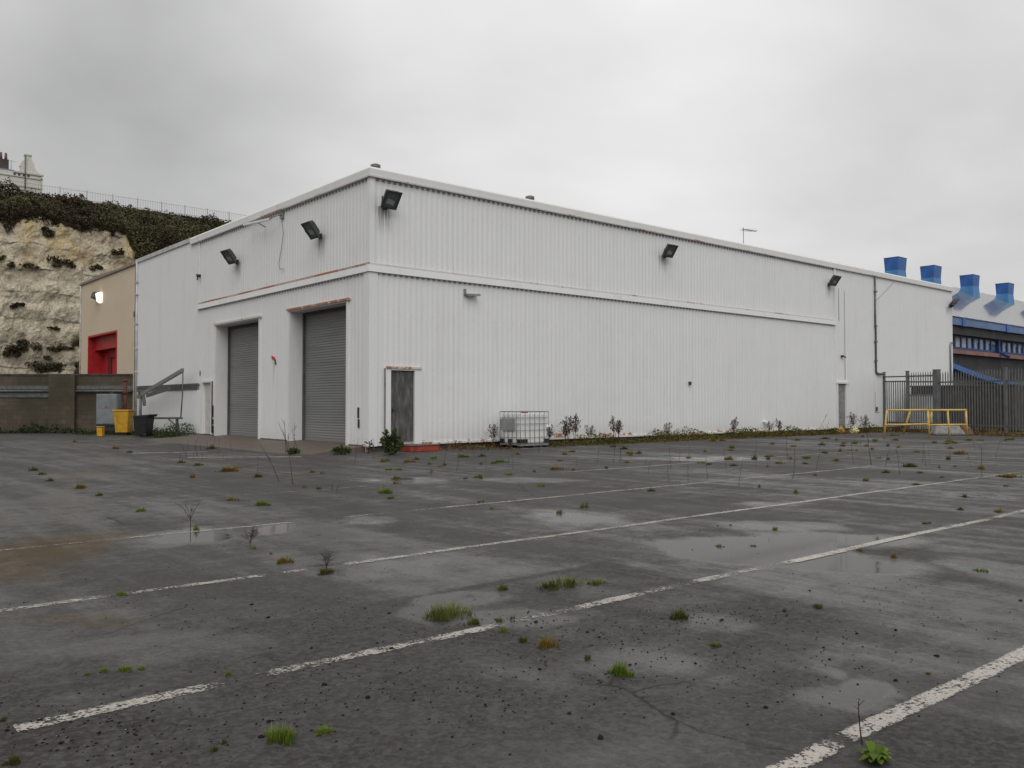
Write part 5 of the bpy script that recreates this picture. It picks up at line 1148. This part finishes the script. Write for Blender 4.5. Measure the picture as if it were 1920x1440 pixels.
T_ = [(520, 1391, 70, 44, 'g', 'large bright green grass tuft in the foreground below the crumbling line', 1), (612, 1377, 44, 14, 'g', 'low green grass strip right of the large foreground tuft', 0), (1165, 1268, 52, 42, 'g', 'thick bright green grass tuft standing alone in the wet foreground', 1),
      (1030, 1215, 42, 34, 's', 'yellow and red grass tuft up-left of the thick green tuft', 1), (982, 1204, 26, 17, 'o', 'small dark olive tuft left of the yellow and red tuft', 1), (838, 1160, 86, 42, 'p', 'wide pale grass patch at the edge of the patched asphalt', 1), (886, 1173, 38, 18, 'o', 'dark low tuft at the foot of the wide pale patch', 1),
      (1056, 1101, 88, 28, 'p', 'long pale yellowish grass patch on the patched asphalt', 1), (1120, 1096, 40, 14, 'p', 'thin pale tail of grass right of the long pale patch', 0), (940, 1108, 38, 13, 'o', 'low olive grass left of the long pale patch', 0), (1103, 1237, 20, 15, 'o', 'small olive tuft left of the thick green tuft', 0),
      (945, 1187, 24, 13, 'g', 'small green tuft on the broken crumbling line', 0), (937, 1165, 16, 12, 'p', 'tiny pale tuft above the broken crumbling line', 0), (962, 1161, 13, 11, 'p', 'tiny pale tuft in the gap of the crumbling line', 0), (1272, 1159, 46, 26, 'o', 'dark green tuft below the strong piece of the crumbling line', 1),
      (535, 1056, 34, 22, 's', 'brownish yellow tuft above the long thin line', 1), (612, 1076, 42, 16, 'o', 'dark sprawling tuft on the gap of the long thin line', 1), (226, 1117, 28, 11, 'g', 'green tuft sitting on the left part of the long thin line', 0), (163, 1267, 14, 11, 'p', 'tiny pale tuft at the left end of the foreground grass row', 0), (196, 1261, 20, 11, 'g', 'second tuft of the foreground grass row', 0),
      (232, 1259, 36, 12, 'g', 'widest tuft of the foreground grass row', 0), (263, 1256, 16, 12, 'g', 'right end tuft of the foreground grass row', 0), (430, 1267, 16, 12, 'g', 'small green tuft just above the crumbling line', 0), (22, 1432, 36, 24, 'o', 'olive tuft in the bottom left corner', 1), (398, 1411, 22, 15, 'o', 'olive tuft left of the large foreground tuft', 0), (420, 1395, 13, 16, 'o', 'thin upright olive tuft beside the olive foreground tuft', 0),
      (4, 1352, 16, 12, 'o', 'olive tuft cut by the left picture edge', 0), (720, 925, 34, 17, 'g', 'bright green tuft in the open middle of the car park', 1), (733, 935, 22, 6, 'o', 'flat tuft just below the bright middle tuft', 0), (490, 948, 38, 15, 'g', 'wide green tuft above the faint bay line', 1), (437, 939, 24, 12, 's', 'yellow green tuft left of the wide green tuft', 0), (266, 959, 24, 9, 'g', 'flat green tuft alone on the left asphalt', 0),
      (367, 995, 15, 16, 'g', 'green tuft at the foot of the bare sapling in the puddle', 0), (474, 1029, 14, 8, 'g', 'green tuft under the dark dead bush', 0), (508, 1039, 10, 5, 's', 'small straw tuft left of the brownish yellow tuft', 0), (148, 916, 24, 14, 's', 'yellowish tuft on the left asphalt joint', 1), (57, 883, 26, 10, 'o', 'olive tuft at the far end of the left asphalt joint', 0), (78, 890, 20, 7, 'o', 'second olive tuft along the left asphalt joint', 0),
      (93, 902, 18, 9, 'o', 'third olive tuft along the left asphalt joint', 0), (182, 930, 20, 8, 'o', 'nearest olive tuft along the left asphalt joint', 0), (361, 896, 17, 12, 's', 'lone yellow tuft left of the yellow edge line', 0), (424, 884, 44, 13, 's', 'widest straw tuft on the yellow edge line', 1), (444, 879, 18, 10, 's', 'straw tuft on the yellow line behind the widest one', 0), (484, 895, 22, 13, 'o', 'green tuft at the near end of the yellow line', 1),
      (139, 829, 9, 7, 's', 'brown tuft far left on the asphalt', 0), (571, 914, 10, 8, 's', 'small brown tuft left of the small green pair', 0), (598, 918, 16, 9, 'o', 'small green tuft of the pair', 0), (585, 886, 16, 7, 's', 'straw tuft beyond the small green pair', 0), (605, 888, 11, 7, 's', 'second straw tuft beyond the small green pair', 0), (340, 868, 20, 8, 'o', 'tuft at the near corner of the white hatching', 0), (215, 842, 18, 8, 's', 'straw tuft left of the white hatching', 0), (240, 849, 18, 6, 'o', 'olive tuft touching the farthest hatch bar', 0), (372, 873, 24, 7, 'o', 'olive tuft on the near side of the hatching', 0), (395, 842, 24, 10, 'o', 'olive weed before the cream door', 0),
      (1013, 912, 19, 9, 'g', 'small green tuft beyond the faint line in mid picture', 0), (903, 942, 18, 7, 'p', 'thin tuft on the faint bay line', 0), (922, 955, 10, 7, 'p', 'tiny tuft under the faint bay line', 0), (1050, 962, 16, 11, 'p', 'pale thin tuft between the middle lines', 0), (1097, 952, 20, 15, 'p', 'pale taller tuft between the middle lines', 0), (1220, 921, 20, 8, 'o', 'olive tuft under the faint line right of centre', 0),
      (1045, 881, 28, 13, 's', 'yellowish tuft right of the tank', 1), (1076, 882, 11, 6, 'o', 'small tuft beside the yellowish one right of the tank', 0), (805, 871, 12, 8, 'g', 'small green tuft before the red step', 0), (768, 867, 24, 11, 's', 'reddish brown tuft before the red step', 1), (834, 873, 12, 6, 'o', 'small tuft right of the red step', 0), (938, 867, 34, 9, 'g', 'wide green tuft before the tank', 1), (868, 858, 34, 7, 'o', 'low olive tuft left of the tank', 0),
      (1369, 862, 20, 12, 's', 'brown and yellow tuft beyond the worn far line', 1), (1414, 861, 14, 13, 'o', 'dark tuft right of the brown and yellow one', 0), (1441, 862, 14, 9, 'o', 'olive tuft two right of the brown and yellow one', 0), (1570, 865, 18, 8, 's', 'brown flat tuft beyond the far line', 0), (1492, 925, 12, 12, 's', 'small straw tuft between the middle and faint lines', 0), (1424, 914, 10, 8, 'o', 'tiny tuft left of the straw one between the lines', 0), (1456, 994, 14, 9, 'g', 'small tuft at the edge of the big puddle', 0),
      (1350, 1025, 18, 6, 'g', 'small tuft inside the big puddle', 0), (1412, 1024, 12, 5, 'g', 'tiny tuft inside the big puddle', 0), (1627, 902, 16, 9, 'g', 'bright small tuft above the middle line on the right', 0), (1705, 875, 34, 11, 'o', 'wide tuft before the yellow guard rail', 1), (1805, 852, 26, 14, 's', 'yellow tuft right of the guard rail', 1), (1780, 862, 14, 12, 'o', 'olive tuft right below the guard rail', 0), (1840, 880, 18, 12, 's', 'straw tuft around a dead stalk on the right', 0), (1900, 895, 44, 12, 's', 'brown tuft at the right picture edge', 1),
      (1811, 932, 14, 9, 'o', 'small tuft well right above the crumbling line', 0), (1800, 956, 16, 8, 'o', 'small flat tuft below the one well right', 0), (1876, 961, 18, 11, 's', 'straw tuft on the far right of the crumbling line', 0), (1740, 982, 24, 6, 'p', 'pale flat tuft above the strong white line', 0), (1717, 909, 20, 5, 'o', 'flat tuft on the middle line far right', 0), (1888, 912, 14, 6, 'p', 'pale tuft near the right picture edge', 0),
      (1615, 1034, 16, 8, 's', 'tiny brown tuft under the strong white line', 0), (1676, 1046, 16, 12, 's', 'yellow tuft under the strong white line', 0), (1840, 1071, 24, 9, 'g', 'green flat tuft in the right hand puddle', 0), (1537, 1140, 28, 12, 'o', 'olive tuft on the edge of the dark patch', 0), (1470, 1147, 11, 12, 'o', 'thin tuft left of the olive one on the dark patch', 0), (1742, 1266, 18, 6, 'o', 'flat dark tuft above the broad near line', 0), (1345, 1213, 40, 8, 'o', 'flat mossy tuft on the rough asphalt right of the thick green tuft', 0)]
for i, (px, py, w_, h_, kd, lab, dn) in enumerate(T_): tuft(px, py, w_, h_, kd, lab, i, dn)
# small scattered weeds in front of the long wall: nothing tells these apart
R_ = random.Random(21)
for i in range(95):
    px = R_.uniform(700, 1915); t_ = R_.random(); py = 812 + (757 - 812) * 0 + (R_.random() ** 1.3) * 70 + max(0, (1100 - px) * .03) + 14
    if 920 < px < 1030 and py < 848: continue
    if i % 2:                                  # half of them root along the old bay lines and joints
        yy = R_.choice((-3.8, -6.3, -8.95, -8.95)) + R_.gauss(0, .10); d_ = ray(px, 850); pp = CAM + d_ * ((yy - CAM.y) / d_.y); py = 757 + FPX * H / depth(pp)
    tuft(px, py, R_.uniform(7, 22), R_.uniform(4, 9), R_.choice('ossog'), 'tiny weed tuft in the scatter on the asphalt below the long white wall', i, 0)
# dead upright stalks
def stalk_mesh(seed, kind):
    R_ = random.Random(seed); V, Fc, T = [], [], []; mb = MB()
    def tb(pts, r0, r1): mb.tube(pts, [r0 + (r1 - r0) * i / (len(pts) - 1) for i in range(len(pts))], 4, cap=False)
    if kind == 'stalk':
        lx = R_.gauss(0, .08); ly = R_.gauss(0, .08); main = [(lx * t_ ** 2, ly * t_ ** 2, t_) for t_ in (0, .35, .7, 1)]; tb(main, .0085, .004)
        for _ in range(R_.randint(2, 5)):
            t_ = R_.uniform(.45, .95); a = R_.random() * 6.28; l_ = R_.uniform(.05, .16); b0 = Vector((lx * t_ ** 2, ly * t_ ** 2, t_)); tb([b0, b0 + Vector((math.cos(a) * l_ * .6, math.sin(a) * l_ * .6, l_))], .005, .003)
    elif kind == 'bush':
        for _ in range(11):
            a = R_.random() * 6.28; l_ = R_.uniform(.25, .6); top = Vector((math.cos(a) * l_ * .75, math.sin(a) * l_ * .75, R_.uniform(.6, 1.05))); b0 = Vector((0, 0, .25)).lerp(top, .35); b0.x *= .6; b0.y *= .6
            tb([(0, 0, 0), (0, 0, .22), b0, top], .016, .005)
            for _ in range(5): c0 = b0.lerp(top, R_.uniform(.2, .9)); tb([c0, c0 + Vector((R_.gauss(0, .16), R_.gauss(0, .16), R_.uniform(.05, .25)))], .008, .004)
    elif kind == 'sapling':
        for a, l_ in ((.3, .5), (2.0, .35), (3.3, .55), (4.6, .3)):
            b0 = Vector((0, 0, R_.uniform(.35, .55))); top = Vector((math.cos(a) * l_, math.sin(a) * l_, R_.uniform(.85, 1.0))); tb([(0, 0, 0), b0, b0.lerp(top, .6) + Vector((0, 0, .06)), top], .017, .005)
            for _ in range(3): c0 = b0.lerp(top, R_.uniform(.3, .9)); tb([c0, c0 + Vector((R_.gauss(0, .1), R_.gauss(0, .1), R_.uniform(.08, .2)))], .007, .004)
    elif kind == 'dock':
        for q_ in range(3):
            lx, ly = R_.gauss(0, .12), R_.gauss(0, .12); tb([(0, 0, 0), (lx * .4, ly * .4, .5), (lx, ly, R_.uniform(.85, 1.0))], .014, .006); z1 = R_.uniform(.8, .98)
            for _ in range(120):
                f_ = R_.uniform(.5, 1.0); c0 = Vector((lx * f_, ly * f_, f_ * z1)); r_ = .085 * math.sin(min(1, (f_ - .45) / .55) * 3.0) + .015; c0 += Vector((R_.gauss(0, r_), R_.gauss(0, r_), R_.gauss(0, .02))); d_ = .034
                mb.face([c0 + Vector((R_.uniform(-d_, d_), R_.uniform(-d_, d_), R_.uniform(-d_, d_) * 1.6)) for _ in range(3)])
    me = bpy.data.meshes.new('dead_stalk'); me.from_pydata(mb.v, [], mb.f); me.materials.append(M['dead'])
    at = me.attributes.new('tint', 'FLOAT', 'POINT'); at.data.foreach_set('value', np.array([min(1, max(0, R_.gauss(.3 if kind != 'dock' else .55, .2))) for _ in mb.v], dtype=np.float32)); me.update(); return me
SM = {k: [stalk_mesh(40 + i, k) for i in range(n_)] for k, n_ in (('stalk', 6), ('bush', 2), ('sapling', 1), ('dock', 4))}
def stalk(px, py, hpx, kind, label, i=0, wid=1.0, group='dead weed stalks', p=None, name=None):
    p = G(px, py) if p is None else p; d = depth(p); h_ = hpx * d / FPX
    o = bpy.data.objects.new(name or {'stalk': 'dead_stalk', 'bush': 'dead_bush', 'sapling': 'bare_sapling', 'dock': 'dock_plant'}[kind], SM[kind][i % len(SM[kind])]); COL.objects.link(o)
    s_ = h_ if kind != 'stalk' else max(h_, .45); o.location = (p.x, p.y, -.01); o.scale = (s_ * wid, s_ * wid, h_); o.rotation_euler = (0, 0, i * 2.1) if kind != 'stalk' else (R(((i * 37) % 23) - 11), R(((i * 53) % 29) - 14), i * 2.1)
    return tag(o, label, {'stalk': 'dead stalk', 'bush': 'dead bush', 'sapling': 'sapling', 'dock': 'dock plant'}[kind], group)
stalk(357, 996, 56, 'sapling', 'bare thin sapling standing in the left puddle', 0, .75, None)
stalk(469, 1026, 40, 'bush', 'dark dead bush beside the faint bay line', 0, .95, None)
stalk(612, 1074, 46, 'bush', 'reddish dead stems rising from the dark sprawling tuft', 1, .8, None)
stalk(1022, 1250, 18, 'bush', 'small dark dead plant below the yellow and red tuft', 1, .6, None)
stalk(1618, 1398, 86, 'stalk', 'dead stalk standing in the leafy weed on the broad near line', 1, .9, None)
stalk(808, 893, 16, 'bush', 'tiny dark dead plant in front of the red step', 0, .8, None)
for i, (px, py, h_) in enumerate([(523, 902, 76), (549, 908, 92), (482, 888, 34), (631, 925, 24), (622, 918, 18), (1385, 912, 55), (1486, 898, 60), (1634, 872, 70), (1687, 890, 55), (1841, 896, 58), (1660, 875, 40), (1255, 905, 40), (1290, 905, 46), (1327, 898, 40), (962, 880, 30), (912, 882, 46), (832, 870, 44), (1418, 875, 50), (1530, 880, 45), (1600, 868, 40), (1729, 868, 40), (1780, 858, 36), (1867, 860, 40), (1215, 890, 30), (1150, 868, 50), (1477, 860, 44), (1362, 880, 40), (700, 862, 40), (665, 868, 50), (1820, 875, 30)]):
    stalk(px, py, h_, 'stalk', 'thin dead stalk standing up from the asphalt in the weedy strip before the shed', i, 1.0)
for i in range(22):
    px = R_.uniform(760, 1910); py = 826 + R_.random() * 60; stalk(px, py, R_.uniform(16, 40), 'stalk', 'short dead stalk in the weedy strip before the long white wall', i, 1.0)
for i in range(16):
    px = R_.uniform(330, 440); py = 838 + R_.random() * 30; stalk(px, py, R_.uniform(14, 34), 'stalk', 'thin dead stalk among the white hatching before the doors', i, 1.0)
DG = 'brown seed-headed dock plants'
for i, (px, h_, lab) in enumerate([(1066, 56, 'tall brown dock plant, first right of the tank'), (1078, 60, 'tallest brown dock plant right of the tank'), (1060, 44, 'short brown dock plant behind the tall ones right of the tank'), (1105, 38, 'single thin dock plant right of the tall pair'), (1152, 52, 'brown dock plant with forked top midway along the wall'), (1160, 44, 'shorter dock plant beside the fork-topped one'), (1030, 42, 'brown dock plant touching the right side of the tank'), (1252, 36, 'brown dock plant in front of the rusted middle of the wall foot'), (1376, 40, 'thin dock plant before the white wall cowl'), (1444, 30, 'dock plant at the white wall cowl'), (1462, 34, 'bent dock plant right of the white wall cowl'), (925, 48, 'brown dock plant on the left of the tank'), (1600, 40, 'dock plant beside the pale yellow bag'), (1622, 34, 'dock plant near the fence end of the wall')]):
    p = PY(px, 836, -.75); stalk(px, 0, h_, 'dock', lab, i, .8, DG, p)
for i, (px, h_, lab) in enumerate([(1540, 46, 'long leaning grass stem by the narrow far door'), (1550, 34, 'shorter leaning grass stem by the narrow far door')]):
    p = PY(px - 8, 830, -.6); o = stalk(px, 0, h_, 'stalk', lab, i + 2, 1, None, p); o.rotation_euler = (R(12), R(28), 0)
# weedy verge along the plinth and by the bins
def verge(label, pts_fn, k, size, hgt, matl, seed, tmean=.4):
    g = np.random.default_rng(seed); P, cl = pts_fn(g, k); n0 = len(P)
    P[:, 2] += g.uniform(0, 1, n0) ** 1.3 * hgt * np.clip((cl - .32) * 2.6, 0.05, 1.25)
    o = card_obj('undergrowth', P, size, np.clip(g.normal(tmean, .2, n0) + .4 * (cl - .5), 0, 1), matl, seed=seed); o['kind'] = 'stuff'; o['label'] = label; o['category'] = 'undergrowth'
def v1(g, k):
    x = g.uniform(6.4, 29.5, k); y = -.10 - g.uniform(0, 1, k) ** 1.4 * (.75 + .5 * fbm(x * .4, x * 0, 2)); return np.stack([x, y, 0 * x + .01], -1), fbm(x * .55, y * .7 + 4, 3)
verge('low weeds growing along the foot of the long wall', v1, 13000, .06, .42, M['olive'], 31, .30)
def v1b(g, k):
    x = g.uniform(1.9, 30, k); y = -.15 - g.uniform(0, 1, k) * 1.3; return np.stack([x, y, 0 * x + .01], -1), fbm(x * .8 + 8, y * .7 + 4, 3)
verge('brown straggling weeds before the foot of the long wall', v1b, 5200, .055, .28, M['straw'], 32, .15)
def v2(g, k):
    u = g.uniform(-.6, 2.6, k); d_ = g.uniform(.1, 2.6, k); q_ = np.array(A)[None] + np.outer(u - 1.0, np.array(dW)) + np.outer(d_, np.array(nW)); q_[:, 2] = .01; return q_, fbm(u * 1.3, d_ * 1.2, 3)
verge('weeds around the bins at the end of the block wall', v2, 2600, .08, .26, M['weed'], 33, .25)
def v3(g, k):
    y = g.uniform(13.3, 18.2, k); x = -.08 - g.uniform(0, 1, k) ** 1.2 * 1.1; return np.stack([x, y, 0 * x + .01], -1), fbm(y * .5 + 2, x, 3)
verge('bushy weeds along the white wall behind the swing barrier', v3, 3800, .06, .52, M['weed'], 34, .3)
def v4(g, k):
    u = g.uniform(2.2, LW, k); d_ = .05 + g.uniform(0, 1, k) ** 1.6 * .7; q_ = np.array(A)[None] + np.outer(u, np.array(dW)) + np.outer(d_, np.array(nW)); q_[:, 2] = .01; return q_, fbm(u * .8, d_, 3)
verge('dark weeds along the foot of the block wall', v4, 3600, .10, .65, M['weed'], 35, .08)
def v5(g, k):
    u = g.uniform(0, FL, k); d_ = g.uniform(-.5, .9, k); q_ = np.array(FA)[None] + np.outer(u, np.array(fd)) + np.outer(d_, np.array(fn)); q_[:, 2] = .01; return q_, fbm(u * .9 + 3, d_, 3)
verge('low brown weeds under the palisade fence', v5, 2600, .08, .28, M['straw'], 36, .2)
# single plants
def leafy(px, py, wpx, hpx, label, matl, seed, k, size, name='weed_plant', cat='weed', dy=None):
    p = G(px, py); d = depth(p); kk = d / FPX; w_, h_ = wpx * kk / 2, hpx * kk
    g = np.random.default_rng(seed); t = thing(name, label, cat, p)
    dv = g.normal(size=(k, 3)); dv /= np.linalg.norm(dv, axis=1, keepdims=True); dv *= (g.uniform(0.1, 1, k) ** .5)[:, None]
    P = np.array(p) + np.stack([dv[:, 0] * w_, dv[:, 1] * w_ * .8, (dv[:, 2] * .5 + .5) * h_ * (.55 + .8 * fbm(dv[:, 0] * 2.2 + seed, dv[:, 1] * 2, 2))], -1)
    card_obj('foliage', P, size, np.clip(g.normal(.5, .22, k), 0, 1), matl, t, seed=seed)
    mb = MB(); R_ = random.Random(seed)
    for _ in range(6): a = R_.random() * 6.28; mb.tube([p, p + Vector((math.cos(a) * w_ * .5, math.sin(a) * w_ * .5, h_ * R_.uniform(.6, .95)))], [.010, .005], 4, cap=False)
    o = mb.build('stem', M['dead'], t, attrs={'tint': [.3] * len(mb.v)})
    return t
leafy(735, 853, 46, 46, 'bushy green weed between the corner and the red step', M['weed'], 61, 620, .085)
leafy(640, 852, 40, 16, 'low green weed at the near end of the concrete apron', M['weed'], 62, 240, .08)
leafy(690, 850, 26, 26, 'thin weedy plant at the shed corner', M['dead'], 63, 60, .05)
leafy(518, 824, 28, 36, 'grey-leaved sparse plant between the two shutters', M['weed'], 64, 130, .08)
leafy(550, 852, 26, 12, 'dark low weed under the leaning stalks before the near shutter', M['weed'], 66, 150, .08)
for i, (px, h_) in enumerate(((541, 60), (536, 62), (552, 58), (558, 46))):
    o = stalk(px, 850, h_, 'stalk', 'dark leaning stalk of the clump before the near shutter', i, 1.2, 'leaning stalk clump'); o.rotation_euler = (0, R(-8 + 5 * i), i)
# leafy weed on the near line: broad blades in a rosette
def rosette(px, py, wpx, hpx, label):
    p = G(px, py); kk = depth(p) / FPX; w_, h_ = wpx * kk / 2, hpx * kk; R_ = random.Random(9); mb = MB(); T = []
    for i in range(46):
        a = i * 2.4 + R_.uniform(-.3, .3); l_ = w_ * R_.uniform(.45, 1.05); up = h_ * R_.uniform(.25, 1.0); wd = l_ * R_.uniform(.16, .26); s_ = Vector((-math.sin(a), math.cos(a), 0)); d_ = Vector((math.cos(a), math.sin(a), 0)); tn = min(1, max(0, R_.gauss(.28, .18))); k = len(mb.v)
        for t_, wf, zf in ((0, .25, 0), (.3, .8, .55), (.6, 1.0, .85), (.85, .6, .8), (1, .05, .66)):
            c = p + d_ * (l_ * t_) + Vector((0, 0, up * zf * .9)); mb.v += [tuple(c - s_ * wd * wf), tuple(c + s_ * wd * wf)]; T += [tn * (.7 + .3 * t_)] * 2
        for q_ in range(4): mb.f.append((k + 2 * q_, k + 2 * q_ + 1, k + 2 * q_ + 3, k + 2 * q_ + 2)); mb.mi.append(0); mb.sm.append(True)
    tag(mb.build('leafy_weed', M['green'], attrs={'tint': T}), label, 'weed')
rosette(1642, 1428, 82, 34, 'leafy bright green weed growing on the broad near line')
